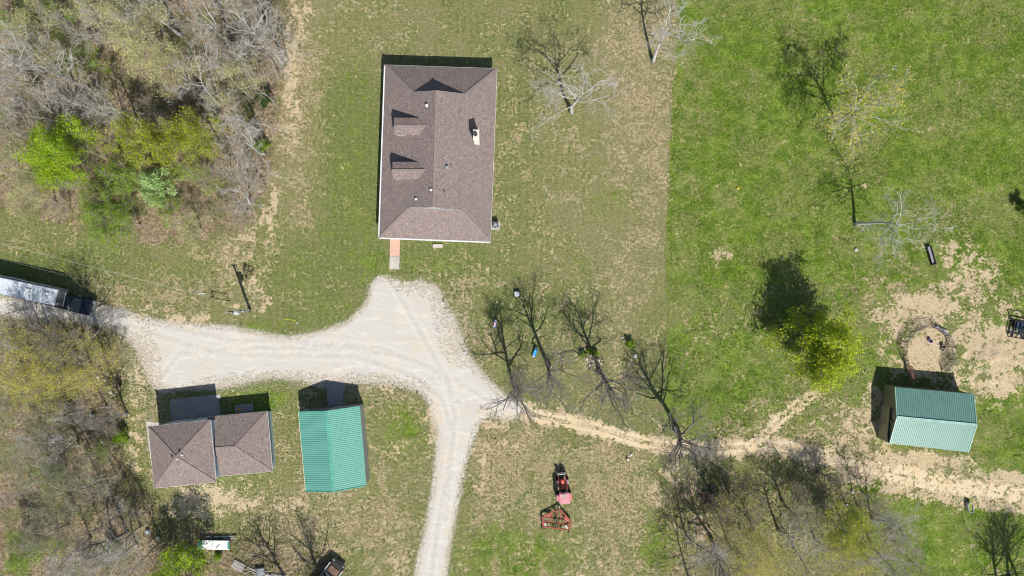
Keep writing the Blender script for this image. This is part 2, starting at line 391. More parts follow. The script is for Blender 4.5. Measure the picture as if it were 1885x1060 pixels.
def masks(px, py):
    w = fbm(px, py, 0.02, 5) - 0.5; w2 = fbm(px, py, 0.06, 9) - 0.5
    dn = sdf(px, py, NWOOD); ds = sdf(px, py, SWOOD); de = sdf(px, py, EWOOD)
    forest = np.maximum(sst(dn + w2 * 50, -20, 22), sst(ds + w2 * 50, -16, 22))
    forest = np.maximum(forest, 0.40 * sst(de + w2 * 40, -10, 40))
    forest = np.maximum(forest, blobs(px, py, [(40,470,10,5,0)]))
    dp = sdf(px, py, PASTURE)
    lush = sst(dp + w2 * 7, -2.5, 3) * np.where(py > 520, 0.62 - 0.1 * sst(py, 700, 800), 0.98)
    lush = np.maximum(lush, blobs(px, py, [(935,1030,95,60,1.0),(1040,1040,60,40,.6),(1420,940,110,60,.5),(1500,1000,90,60,.55),(1650,980,60,50,.8),(60,920,90,60,.4),(90,800,60,40,.35),(660,400,40,40,.6),(620,560,30,26,.5),(690,480,30,26,.6),(790,488,60,16,.6),(640,330,30,90,.5),(655,160,30,60,.4),(1065,480,20,16,.5),(1140,360,26,18,.6),(1100,300,16,14,.4),(950,500,40,24,.35),(1345,680,75,85,1.0),(1760,990,190,110,1.0),(1590,905,45,35,1.0),(1860,800,80,110,1.0),(1640,900,70,40,.7),
        (930,1030,80,48,.95),(1010,1010,70,50,.55),(640,430,60,90,.42),(700,500,60,40,.5),(650,250,50,180,.38),(470,735,60,30,.9),(450,745,30,40,.8),(745,780,45,60,.72),(690,860,40,70,.3),
        (800,480,90,22,.5),(540,500,60,70,.4),(490,600,50,20,.6),(600,580,60,40,.35),(330,495,90,30,.35),(60,480,90,35,.45),(1230,870,25,35,.6),(1210,1000,35,60,.8),(1260,960,50,60,.5),(1400,850,50,25,.5),
        (960,580,90,60,.25),(910,680,50,40,.3),(230,560,40,20,.2),(250,780,18,90,.35),(380,900,80,30,.1),(430,870,100,30,.35),(860,940,22,90,.3),(1520,610,60,40,.8),(1060,20,60,60,.3),(1130,370,60,40,.45)]))
    soil = blobs(px, py, [(1770,620,130,110,.6),(1640,620,60,80,.35),(540,100,12,140,.62),(562,35,12,40,.62),(545,200,10,60,.5),(1700,575,85,42,.85),(1640,590,50,50,.6),(1795,520,60,40,.62),(1765,470,55,40,.55),(1703,648,48,46,1.05),(1838,640,75,50,.95),(1830,700,62,42,.75),(1780,700,40,40,.7),(1610,770,40,70,.62),(1590,820,50,50,.7),
        (1545,790,60,60,.42),(1660,855,120,28,.9),(1760,895,90,20,.75),(1560,850,80,30,.7),(1500,760,50,36,.35),(1330,465,24,16,.55),(1590,340,18,8,.4),(1440,760,60,12,.3),
        (540,25,18,70,.62),(570,30,14,60,.5),(530,130,16,100,.58),(543,210,14,70,.5),(505,300,15,130,.42),(495,400,26,40,.5),(450,470,40,60,.4),(478,545,26,45,.55),(250,570,60,14,.62),(330,590,80,12,.62),(440,560,60,30,.35),
        (395,925,95,34,.82),(330,900,30,30,.6),(520,930,60,24,.45),(540,925,24,30,.5),(245,820,18,110,.5),(290,870,30,24,.3),(262,680,25,50,.55),(225,690,30,50,.4),
        (800,780,16,60,.75),(810,740,14,30,.6),(720,840,20,36,.35),(905,775,44,20,.6),(880,860,24,60,.38),(925,810,60,26,.4),(965,750,45,12,.7),(1130,820,80,10,.35),
        (725,1010,28,60,.35),(1255,895,55,55,.6),(1290,960,22,40,.6),(1230,930,16,40,.3),(1080,1040,60,40,.25),(630,700,50,10,.6),(715,712,40,14,.6),(1740,590,130,60,.4),(470,985,40,20,.3),(205,905,25,35,.5),(212,840,14,50,.45)])
    dry = blobs(px, py, [(920,830,70,60,.8),(1010,880,60,50,.62),(1150,900,70,90,.68),(710,970,60,100,.66),(560,1000,90,60,.6),(1120,1000,80,60,.52),(890,950,40,90,.55),(1650,560,130,80,.5),(1130,90,40,90,.5),(1205,250,28,250,.55),(540,150,60,300,.55),(1180,120,75,330,.52),(1150,500,90,130,.30),(1000,300,130,330,.28),(1100,640,130,150,.30),(600,60,200,90,.28),(700,930,120,140,.42),(560,960,130,90,.62),(1000,900,230,150,.44),(930,850,90,90,.66),(1130,900,70,110,.66),
        (1060,1050,200,50,.55),(300,540,260,45,.42),(430,470,90,60,.55),(1500,800,220,80,.62),(1700,540,160,110,.55),(1350,600,160,70,.30),(1450,560,100,60,.30),(1600,420,180,60,.26),(1400,330,300,200,.18),(1560,60,150,90,.22),(1740,130,130,120,.2),(1750,430,140,70,.34),
        (270,760,50,120,.5),(620,800,220,130,.33),(690,720,130,40,.6),(830,560,70,80,.5),(860,640,50,70,.55),(250,600,60,60,.5),(60,440,160,40,.26),(1750,960,140,70,.15),(1700,900,220,36,.55),(1380,990,200,110,.42),(1840,1040,120,60,.3),(420,860,200,100,.2),(1520,690,90,60,.35),(960,600,120,150,.22)])
    dd = sdf(px, py, DRIVE)
    grav = 0.95 * sst(dd, -15, 3) + blobs(px, py, [(840,600,42,70,.42),(800,540,30,24,.35),(870,680,40,40,.4),(255,670,34,60,.5),(240,650,40,45,.42),(285,730,26,60,.4),(450,712,80,20,.45),(690,715,90,18,.35),(540,705,60,14,.4),(1800,690,90,40,.25),(620,910,60,10,.42),(685,830,10,60,.35),(277,800,10,40,.7),(1830,655,40,30,.2)])
    soil = np.maximum(soil, 0.72 * sst(30 + 22 * sst(px, 1480, 1600) - linedist(px, py, TRACK), 0, 22))
    soil = np.maximum(soil, 0.6 * sst(24 - linedist(px, py, SPUR), 0, 16))
    lawn = 0.66 + blobs(px, py, [(950,250,50,200,.15),(660,60,100,60,.15),(640,300,60,220,.35),(760,480,150,40,.4),(560,520,80,80,.3),(950,560,130,60,.2),(60,480,120,50,.25),(1330,700,110,110,.4)]) - blobs(px, py, [(620,40,200,80,.3),(1150,300,100,330,.35),(900,60,200,70,.1),(1020,450,60,200,.1),(540,200,45,200,.35)])
    # keep the ground under open road and yard free of litter
    forest = forest * (1 - sst(dd, -8, 4)) * (1 - .55 * sst(fbm(px, py, .022, 81), .48, .62) * (sst(py, 560, 640)))
    return lush, soil, forest, dry, grav, np.clip(lawn, 0, 1)

def edge_coords(a, b, step, far):
    core = list(np.arange(a, b + 1e-6, step)); o = step
    lo = []; x = a
    while x > -far: o *= 1.45; x -= o; lo.append(x)
    o = step; hi = []; x = core[-1]
    while x < far: o *= 1.45; x += o; hi.append(x)
    return np.array(lo[::-1] + core + hi)
def build_ground():
    xs = edge_coords(-68, 68, 0.36, 900); ys = edge_coords(-40, 40, 0.36, 900)
    X, Y = np.meshgrid(xs, ys); px = np.clip(X * 15 + 942.5, -60, 1945); py = np.clip(530 - Y * 15, -60, 1120)
    lush, soil, forest, dry, grav, lawn = masks(px, py)
    Z = np.zeros_like(X)
    heap = blobs(px, py, [(1835,665,60,34,1),(1790,690,30,16,.6),(1870,690,30,24,.8)])
    Z += heap * (fbm(px, py, 0.09, 31) - 0.3) * 0.9
    Z += blobs(px, py, [(1650,860,150,22,.10)]) * (fbm(px, py, 0.12, 33) - 0.5)
    Z = np.maximum(Z, -0.03)
    V = np.stack([X, Y, Z], -1).reshape(-1, 3); ny, nx = X.shape
    idx = np.arange(nx * ny).reshape(ny, nx)
    F = np.stack([idx[:-1, :-1], idx[:-1, 1:], idx[1:, 1:], idx[1:, :-1]], -1).reshape(-1, 4)
    o = arr(V, F, 'ground', M_GROUND); o['kind'] = 'structure'
    me = o.data
    for nm, ch in (('m1', (lush, soil, forest)), ('m2', (dry, grav, lawn))):
        at = me.color_attributes.new(nm, 'FLOAT_COLOR', 'POINT')
        c = np.ones((nx * ny, 4), np.float32)
        for i, a in enumerate(ch): c[:, i] = np.clip(a, 0, 1.2).ravel()
        at.data.foreach_set('color', c.ravel())
    me.polygons.foreach_set('use_smooth', [True] * len(me.polygons))
    return o
def cell_sheet(name, m, x0, x1, y0, y1, step, fn, z):
    xs = np.arange(x0, x1, step); ys = np.arange(y0, y1, step)      # px units
    PX, PY = np.meshgrid(xs, ys); keep = fn(PX + step / 2, PY + step / 2)[:-1, :-1]
    rs = np.random.RandomState(3)
    jx = PX + (rs.rand(*PX.shape) - .5) * step * .5; jy = PY + (rs.rand(*PX.shape) - .5) * step * .5
    V = np.stack([(jx - 942.5) / 15, (530 - jy) / 15, np.full(PX.shape, z)], -1).reshape(-1, 3)
    idx = np.arange(PX.size).reshape(PX.shape)
    F = np.stack([idx[:-1, :-1], idx[1:, :-1], idx[1:, 1:], idx[:-1, 1:]], -1)[keep].reshape(-1, 4)
    used = np.unique(F); mp = np.zeros(len(V), np.int64); mp[used] = np.arange(len(used))
    o = arr(V[used], mp[F], name, m); o['kind'] = 'structure'; return o

build_ground()
def drive_fn(px, py):
    d = sdf(px, py, DRIVE)
    n = fbm(px, py, 0.22, 3) - 0.5; n2 = fbm(px, py, 0.05, 4) - 0.5
    soft = 4 + 26 * blobs(px, py, [(830,590,34,80,1.2),(775,525,40,20,1),(680,705,120,16,.6),(270,660,30,50,.9),(450,705,70,18,.7),(560,700,60,14,.7)])
    keep = d + n * soft * 2.2 + n2 * 14 > soft * 0.35
    isl = (fbm(px, py, 0.5, 8) > 0.60) & (d < soft * 1.6)
    return keep & ~isl
dw = cell_sheet('gravel_driveway', M_GRAVEL, -60, 1010, 495, 1100, 2.0, drive_fn, 0.020)
co = np.zeros(len(dw.data.vertices) * 3, np.float32); dw.data.vertices.foreach_get('co', co); co = co.reshape(-1, 3)
vx, vy = co[:, 0] * 15 + 942.5, 530 - co[:, 1] * 15
ruts = np.zeros(len(vx)); mids = np.zeros(len(vx))
for path in ([(788,1100),(800,1010),(815,920),(833,820),(838,770),(826,705),(790,640),(750,570),(722,520)], [(820,960),(835,800),(815,735),(760,690),(650,655),(520,655),(400,650),(300,620),(190,580),(60,563),(-60,560)],
             [(980,758),(900,738),(840,700),(760,660),(640,640),(480,640),(330,650),(300,690)], [(845,740),(800,680),(700,640),(560,630),(430,625),(300,600)]):
    d = linedist(vx, vy, path); ruts = np.maximum(ruts, np.exp(-((d - 8) / 3.2) ** 2)); mids = np.maximum(mids, np.exp(-(d / 3.5) ** 2))
edge = 1 - sst(sdf(vx, vy, DRIVE), 2, 16); edge = np.maximum(edge * .45, blobs(vx, vy, [(800,780,12,60,1),(806,850,10,50,.9),(850,600,34,60,.7),(800,545,40,24,.5),(900,760,40,14,.8),(600,700,90,12,.6),(270,660,26,50,.7),(770,640,60,40,.3)]))
at = dw.data.color_attributes.new('wear', 'FLOAT_COLOR', 'POINT'); cc = np.ones((len(vx), 4), np.float32); cc[:, 0] = ruts; cc[:, 1] = edge; cc[:, 2] = mids; at.data.foreach_set('color', cc.ravel())
def track_fn(px, py):
    d = linedist(px, py, TRACK); wd = 11 + 8 * sst(px, 1540, 1680) - 5 * sst(px, 1720, 1860)
    n = fbm(px, py, 0.2, 13) - 0.5; n2 = fbm(px, py, 0.05, 14) - 0.5
    k = d + n * 16 + n2 * 10 < wd
    mid = (d < 4.2) & (fbm(px, py, 0.35, 15) > 0.42) & (px < 1500)
    rough = (px > 1480) & (fbm(px, py, 0.16, 16) + (fbm(px, py, .5, 19) - .5) * .5 > 0.60)
    d2 = linedist(px, py, SPUR); k2 = (d2 + n * 14 < 9) & ~((d2 < 3) & (fbm(px, py, .35, 17) > .42))
    k2 &= fbm(px, py, 0.5, 18) < 0.62
    return (k & ~mid & ~rough) | k2
cell_sheet('dirt_track', M_TRACK, 900, 1900, 700, 960, 2.0, track_fn, 0.012)

# ------------------------------------------------------------------ buildings
def lerp(a, b, t): return a + (b - a) * t
def slab(mb, pts, th):
    """polygon given by world points, thickened downwards"""
    n = len(pts); lo = [Vector(p) - Vector((0, 0, th)) for p in pts]
    mb.add(list(pts) + lo, [tuple(range(n)), tuple(range(n, 2 * n))[::-1]] + [((i + 1) % n, i, n + i, n + (i + 1) % n) for i in range(n)])
def rel(x, y, h): return Vector((x / 15, -y / 15, h / 15))
def inset_quad(c, d):
    """shrink a convex polygon in plan by d metres"""
    m = sum((Vector((p[0], p[1], 0)) for p in c), Vector()) / len(c); out = []; n = len(c)
    for i in range(n):
        p = Vector((c[i][0], c[i][1], 0)); a = (Vector((c[i - 1][0], c[i - 1][1], 0)) - p).normalized(); b = (Vector((c[(i + 1) % n][0], c[(i + 1) % n][1], 0)) - p).normalized()
        out.append(p + (a + b) * d)
    return out
def wall_frame(p, q):
    """origin, along, outward of a wall from p to q (corners listed so outside lies to the left of travel reversed)"""
    a = Vector((q[0] - p[0], q[1] - p[1], 0)); L = a.length; a.normalize(); return a, L
def add_window(root, off, p, q, t, w, h, z, out, fmat=None):
    a, L = wall_frame(p, q); c = Vector((p[0], p[1], 0)) + a * (L * t) + out * 0.03 + Vector((0, 0, z))
    f = MB(); rz = math.atan2(a.y, a.x)
    for sx in (-1, 1): f.box(c + a * sx * (w / 2) + Vector((0, 0, 0)), (0.09, 0.1, h + 0.09), rz)
    for sz in (-1, 1): f.box(c + Vector((0, 0, sz * h / 2)), (w - 0.09, 0.1, 0.09), rz)
    f.box(c, (w - 0.09, 0.06, 0.05), rz)
    fo = f.build('window', fmat or M_WHITE, root, off)
    MB().box(c - out * 0.01, (w - 0.1, 0.03, h - 0.1), rz).build('pane', M_GLASS, fo, off)
def add_door(root, off, p, q, t, w, h, out, m, name='door', panels=0):
    a, L = wall_frame(p, q); rz = math.atan2(a.y, a.x); c = Vector((p[0], p[1], 0)) + a * (L * t) + out * 0.03
    d = MB(); d.box(c + Vector((0, 0, h / 2 + 0.01)), (w, 0.06, h), rz)
    for k in range(panels): d.box(c + out * 0.035 + Vector((0, 0, h * (k + .5) / panels)), (w - 0.2, 0.03, h / panels - 0.12), rz)
    do = d.build(name, m, root, off)
    MB().box(c + a * (w * .38 if not panels else 0) + out * 0.07 + Vector((0, 0, 1.0 if not panels else .5)), (0.12, 0.06, 0.05), rz).build('handle', M_STEEL, do, off)
    return do

def house():
    C = [rel(-226.8, -399, 36), rel(-26.7, -392.5, 36), rel(-38.4, -82.6, 36), rel(-237.5, -90.3, 36)]  # NW NE SE SW
    R0, R1 = rel(-129.2, -339.4, 85), rel(-134.8, -138.5, 85)
    GWN, GEN = rel(-173.7, -343.6, 62.5), rel(-80.8, -339.9, 62.5)
    GWS, GES = rel(-179.5, -141.2, 62.5), rel(-90.0, -137.2, 62.5)
    base = (C[0] + C[1] + C[2] + C[3]) / 4; off = (base.x, base.y, 0)
    t = thing('house', 'long ranch house with brown shingle hip roof and two dormers, north of the gravel yard', 'house', off)
    wq = inset_quad(C, 0.42)
    w = MB(); w.prism([tuple(p)[:2] for p in wq][::-1], 0, 36 / 15 - 0.03); w.build('wall', M_SIDING, t, off)
    r = MB(); th = 0.14
    slab(r, [C[0], C[3], GWS, R1, R0, GWN], th)
    slab(r, [C[2], C[1], GEN, R0, R1, GES], th)
    slab(r, [C[1], C[0], GWN, GEN], th)
    slab(r, [C[3], C[2], GES, GWS], th)
    rf = r.build('roof', M_SHINGLE, t, off)
    # ridge and hip caps
    cap = MB(); z = Vector((0, 0, 0.02))
    for a, b in ((R0, R1), (C[0], GWN), (C[1], GEN), (C[2], GES), (C[3], GWS)): cap.beam(a + z, b + z, 0.28, 0.035)
    cap.build('ridge_cap', mat('ridge_shingle', (0.21, 0.17, 0.155), (0.26, 0.21, 0.19), 5, 0.9), rf, off)
    # gable faces
    for a, b, c, s in ((GWN, GEN, R0, 1), (GWS, GES, R1, -1)):
        o = Vector((0, -0.06 * s, 0)); o2 = Vector((0, -0.16 * s, 0)); d = Vector((0, 0, -0.15))
        g = MB(); g.add([a + o + d, b + o + d, c + o + d, a + o2 + d, b + o2 + d, c + o2 + d], [(0, 1, 2), (5, 4, 3), (0, 3, 4, 1), (1, 4, 5, 2), (2, 5, 3, 0)])
        g.build('gable', M_WHITE, rf, off)
    fl = MB(); fl.beam(GWS + Vector((0.2, -0.02, 0.03)), GES + Vector((-0.2, -0.02, 0.03)), 0.09, 0.05); fl.build('flashing', M_STEEL, rf, off)
    # gutters on the west and south eaves
    for a, b, o in ((C[0], C[3], Vector((-0.06, 0, -0.05))), (C[3], C[2], Vector((0, -0.07, -0.05)))):
        gm = MB(); gm.beam(a + o, b + o, 0.15, 0.12); gm.build('gutter', M_WHITE, t, off)
    for a, b in ((C[0], C[1]), (C[1], C[2])):
        gm = MB(); gm.beam(a + Vector((0, 0, -.09)), b + Vector((0, 0, -.09)), 0.05, 0.16); gm.build('fascia', M_WHITE, t, off)
    # dormers
    for yr, xw in ((230.8, 728.0), (312.5, 725.0)):
        h_r, h_e = 76.0, 70.0
        yc = (yr - 530) * (1 - h_r / HPX); fx = (xw - 942.5) * (1 - h_r / HPX)
        def roofh(x): return 85 - 49 * (abs(x + 131.5)) / 99.5
        bx = -131.5 - (85 - h_r) / 49 * 99.5 + 4; be = -131.5 - (85 - h_e) / 49 * 99.5 + 4
        half = 15.0
        d = MB()
        for s in (-1, 1):
            p = [rel(fx - 3, yc, h_r), rel(bx, yc, h_r), rel(be, yc + s * half, h_e), rel(fx - 3, yc + s * half, h_e)]
            if s < 0: p = p[::-1]
            slab(d, p[::-1], 0.10)
        dm = d.build('dormer', M_SHINGLE, rf, off)
        cw = MB(); hb = roofh(fx)
        y0, y1 = yc - half + 2, yc + half - 2
        A = [rel(fx, y0, hb - 2), rel(fx, y1, hb - 2), rel(fx, y1, h_e - .5), rel(fx, yc, h_r - 2), rel(fx, y0, h_e - .5)]
        B = [Vector((be * .9 / 15 + fx * .1 / 15, p.y, p.z)) for p in A]
        n = 5; cw.add(A + B, [tuple(range(n)), tuple(range(n, 2 * n))[::-1]] + [((i + 1) % n, i, n + i, n + (i + 1) % n) for i in range(n)])
        cw.build('dormer_wall', M_SIDING, rf, off)
        wn = MB().box(rel(fx - .6, yc, (hb + h_e) / 2), (0.05, 0.8, 0.7)); wn.build('dormer_window', M_GLASS, rf, off)
        rc = MB().beam(rel(fx - 3, yc, h_r + .3), rel(bx, yc, h_r + .3), 0.2, 0.03); rc.build('ridge_cap', MC['ridge_shingle'], rf, off)
    # chimney
    ch = MB(); c = rel(-61.5, -262, 0)
    ch.box((c.x, c.y, 4.5), (0.62, 1.15, 2.6), bev=0.03); ch.box((c.x, c.y, 5.83), (0.70, 1.23, 0.07)); co = ch.build('chimney', mat('cream_chimney', (0.72, 0.68, 0.60), (0.62, 0.58, 0.5), 2, .8), rf, off)
    MB().lathe((c.x - .08, c.y + .05, 5.86), [(0.17, 0), (0.17, 0.18), (0.27, 0.2), (0.25, 0.27)], 10).build('flue', M_DSTEEL, rf, off)
    # vents
    def rh(x, y): return (85 - 49 * abs(x + 131.5) / 99.5)
    for (px, py, big) in ((786, 194.5, 1), (823, 307.5, 2), (794.5, 350.5, 1), (765, 365.5, 1), (846, 203.5, 0), (831, 304.5, 0), (818.5, 353, 0)):
        x, y = (px - 942.5) * .94, (py - 530) * .94; h = rh(x, y); p = rel(x, y, h); v = MB()
        if big: v.lathe((p.x, p.y, p.z - .1), [(0.16 + .04 * big, 0), (0.13, 0.16), (0.13 + .03 * big, 0.28 + .05 * big), (0.11, 0.36 + .05 * big)], 10); v.build('roof_vent', M_WHITE if big == 1 else M_STEEL, rf, off)
        else: v.lathe((p.x, p.y, p.z - .1), [(0.07, 0), (0.06, 0.42)], 8); v.build('roof_vent', M_DSTEEL, rf, off)
    NW, NE, SE, SW = wq
    for k in (0.12, 0.3, 0.55, 0.75, 0.9): add_window(t, off, NW, SW, k, 0.95, 1.15, 1.45, Vector((-1, 0, 0)))
    for k in (0.1, 0.28, 0.62, 0.85): add_window(t, off, NE, SE, k, 0.95, 1.15, 1.45, Vector((1, 0, 0)))
    for k in (0.3, 0.72): add_window(t, off, SW, SE, k, 1.2, 1.15, 1.45, Vector((0, -1, 0)))
    add_door(t, off, SW, SE, 0.52, 0.95, 2.05, Vector((0, -1, 0)), M_WHITE)
    add_door(t, off, NW, NE, 0.55, 1.6, 2.05, Vector((0, 1, 0)), M_WHITE)
    return t
house()

def quad_walls(t, off, q, z, m, name='wall'):
    return MB().prism([tuple(p)[:2] for p in q][::-1], 0, z).build(name, m, t, off)

def garage():
    # tall hip-roofed block (west) and the lower hip-roofed wing (east), one building
    k = 1 - 63.5 / HPX
    e = [(-669.9, 255.3), (-555.5, 242.9), (-544.8, 357.2), (-659, 368.6)]
    C = [rel(x * k, y * k, 63.5) for x, y in e]; A = rel(-576.6, 290.2, 85)
    k2 = 1 - 33 / HPX
    e2 = [(-545.7, 236), (-450.6, 227), (-441.1, 337.5), (-541.9, 347)]
    D = [rel(x * k2, y * k2, 33) for x, y in e2]; D[0] = lerp(D[0], D[1], -0.16); D[3] = lerp(D[3], D[2], -0.10)
    RW = rel(-545.3 * .9605 - 6, 294 * .9605 + .6, 50); RE = rel(-510.2 * .9605, 292.2 * .9605, 50)
    base = sum(C, Vector()) / 4; off = (base.x, base.y, 0)
    t = thing('garage', 'two-part garage with brown shingle hip roofs and blue-grey siding, beside the green-roofed shed', 'garage', off)
    wq = inset_quad(C, 0.28); quad_walls(t, off, wq, C[0].z - .03, M_BLUESIDE)
    r = MB()
    for i in range(4): slab(r, [C[(i + 1) % 4], C[i], A], 0.14)
    rf = r.build('roof', M_SHINGLE, t, off)
    cp = MB()
    for i in range(4): cp.beam(C[i] + Vector((0, 0, .02)), A + Vector((0, 0, .02)), 0.24, 0.035)
    cp.build('ridge_cap', MC['ridge_shingle'], rf, off)
    for dx, dy, s in ((0.3, 0.55, 0.2), (-.55, 0.05, 0.2), (.62, .18, .16), (.12, -.25, .16)):
        z = A.z - 0.35 * math.hypot(dx, dy)
        MB().box((A.x + dx, A.y + dy, z + .05), (s, s, 0.22)).build('roof_vent', M_DSTEEL if s == .2 else M_WHITE, rf, off)
    for i in range(4): MB().beam(C[i] + Vector((0, 0, -.1)), C[(i + 1) % 4] + Vector((0, 0, -.1)), 0.05, 0.17).build('fascia', M_WHITE, t, off)
    w2 = inset_quad(D, 0.3); w2[0] = lerp(w2[0], w2[1], .03); quad_walls(t, off, w2, D[0].z - .03, M_BLUESIDE)
    r2 = MB()
    slab(r2, [D[1], D[0], RW, RE], 0.14); slab(r2, [D[2], D[1], RE], 0.14); slab(r2, [D[3], D[2], RE, RW], 0.14)
    rf2 = r2.build('roof', M_SHINGLE, t, off, label='lower hip roof of the east wing')
    cp = MB()
    for a, b in ((RW, RE), (D[1], RE), (D[2], RE)): cp.beam(a + Vector((0, 0, .02)), b + Vector((0, 0, .02)), 0.22, 0.035)
    cp.build('ridge_cap', MC['ridge_shingle'], rf2, off)
    for i in (0, 1, 2): MB().beam(D[i] + Vector((0, 0, -.1)), D[(i + 1) % 4] + Vector((0, 0, -.1)), 0.05, 0.15).build('fascia', M_WHITE, t, off)
    nrm = Vector((0.09, 0.996, 0)); est = Vector((0.996, -.09, 0))
    for tt in (0.27, 0.73): add_door(t, off, wq[0], wq[1], tt, 2.5, 2.3, nrm, M_WHITE, 'garage_door', 4)
    for tt in (0.25, 0.72): add_window(t, off, w2[1], w2[2], tt, 0.7, 0.7, 1.45, est)
    add_door(t, off, w2[0], w2[1], 0.45, .95, 2.0, nrm, M_WHITE)
    # white corner return by the south end of the step in the walls
    MB().box(W(402, 866, 0) + Vector((0, 0, .9)), (.35, .5, 1.8), R(5)).build('utility_box', M_WHITE, t, off)
    MB().box(W(503.5, 853, 0) + Vector((0, 0, .6)), (.3, .7, 1.2), R(5)).build('utility_box', M_WHITE, t, off)
garage()

def corrugated(mb, a, b, c, d, pitch=0.225, rib=0.032, wd=0.07):
    """sheet a-b (eave line) to d-c (ridge line), ribs running from eave to ridge"""
    a, b, c, d = map(Vector, (a, b, c, d)); L = (b - a).length; n = max(2, int(round(L / pitch)))
    nrm = (b - a).cross(d - a).normalized()
    if nrm.z < 0: nrm = -nrm
    rows = []
    for i in range(n):
        t0 = i / n; w = wd / L
        for t, h in ((t0, 0), (t0 + 1 / n - w * 1.5, 0), (t0 + 1 / n - w, rib), (t0 + 1 / n - w * .35, rib)): rows.append((t, h))
    rows.append((1, 0)); o = len(mb.v)
    for t, h in rows:
        mb.v.append(tuple(lerp(a, b, t) + nrm * h)); mb.v.append(tuple(lerp(d, c, t) + nrm * h))
    for i in range(len(rows) - 1): mb.f.append((o + 2 * i, o + 2 * i + 2, o + 2 * i + 3, o + 2 * i + 1))
def ribbed_wall(mb, p, q, z0, zt0, zt1, out, pitch=0.24):
    """vertical ribbed wall from p to q, top height runs zt0 to zt1"""
    p, q = Vector((p[0], p[1], 0)), Vector((q[0], q[1], 0)); L = (q - p).length; n = max(2, int(L / pitch)); o = len(mb.v); rows = []
    for i in range(n):
        t0 = i / n
        for t, h in ((t0, 0), (t0 + .72 / n, 0), (t0 + .8 / n, .03), (t0 + .93 / n, .03)): rows.append((t, h * 1.9))
    rows.append((1, 0))
    for t, h in rows:
        b = lerp(p, q, t) + out * h; mb.v.append((b.x, b.y, z0)); mb.v.append((b.x, b.y, zt0 + (zt1 - zt0) * t))
    for i in range(len(rows) - 1): mb.f.append((o + 2 * i, o + 2 * i + 2, o + 2 * i + 3, o + 2 * i + 1))

def metal_building(name, label, C, RA, RB, roofm, wallm, off, inset, trimm):
    """C: four eave corners a0,a1 (one eave) b1,b0 (other eave); ridge RA (over a0/b0) RB (over a1/b1)"""
    t = thing(name, label, 'barn' if name == 'barn' else 'shed', off)
    a0, a1, b1, b0 = C; r = MB()
    corrugated(r, a0, a1, RB, RA); 
    ra = r.build('roof', roofm, t, off, label='roof slope')
    r = MB(); corrugated(r, b0, b1, RB, RA); rb = r.build('roof', roofm, t, off)
    cp = MB(); up = Vector((0, 0, 0.05)); cp.beam(RA + up, RB + up, 0.30, 0.03); cp.build('ridge_cap', trimm, ra, off)
    for a, b in ((a0, RA), (b0, RA), (a1, RB), (b1, RB)):
        MB().beam(a + Vector((0, 0, .01)), b + Vector((0, 0, .01)), 0.10, 0.13).build('rake_trim', trimm, t, off)
    w = inset_quad([a0, a1, b1, b0], inset); al = (a1 - a0).normalized(); ac = (b0 - a0); ac.z = 0; ac.normalize()
    ze = a0.z - .04 + inset * .3; wb = MB()
    oa, ob = -ac, ac; al2 = Vector((al.x, al.y, 0)).normalized()
    ribbed_wall(wb, w[0], w[1], 0, ze, ze, oa); ribbed_wall(wb, w[3], w[2], 0, ze, ze, ob)
    m0 = (w[0] + w[3]) / 2; m1 = (w[1] + w[2]) / 2; zr = RA.z - .05
    ribbed_wall(wb, w[0], m0, 0, ze, zr, -al2); ribbed_wall(wb, m0, w[3], 0, zr, ze, -al2)
    ribbed_wall(wb, w[1], m1, 0, ze, zr, al2); ribbed_wall(wb, m1, w[2], 0, zr, ze, al2)
    wb.build('wall', wallm, t, off)
    return t, w, al2, ac

M_TEAL = mat('teal_roof_paint', (0.13, 0.37, 0.30), (0.12, 0.345, 0.28), 0.6, 0.42, 0.0, 0.5)
M_TEAL2 = mat('green_roof_paint', (0.135, 0.275, 0.235), (0.12, 0.25, 0.215), 0.5, 0.42, 0.0, 0.5)
M_TEALT = mat('teal_trim', (0.10, 0.38, 0.30), None, 1, 0.45)
M_PALET = mat('pale_green_trim', (0.34, 0.55, 0.48), None, 1, 0.35)
M_OLIVE = mat('olive_tan_steel', (0.30, 0.28, 0.19), (0.26, 0.245, 0.17), 1.2, 0.55)
M_LSTEEL = mat('light_grey_steel', (0.55, 0.55, 0.57), (0.46, 0.46, 0.48), 1.2, 0.5)

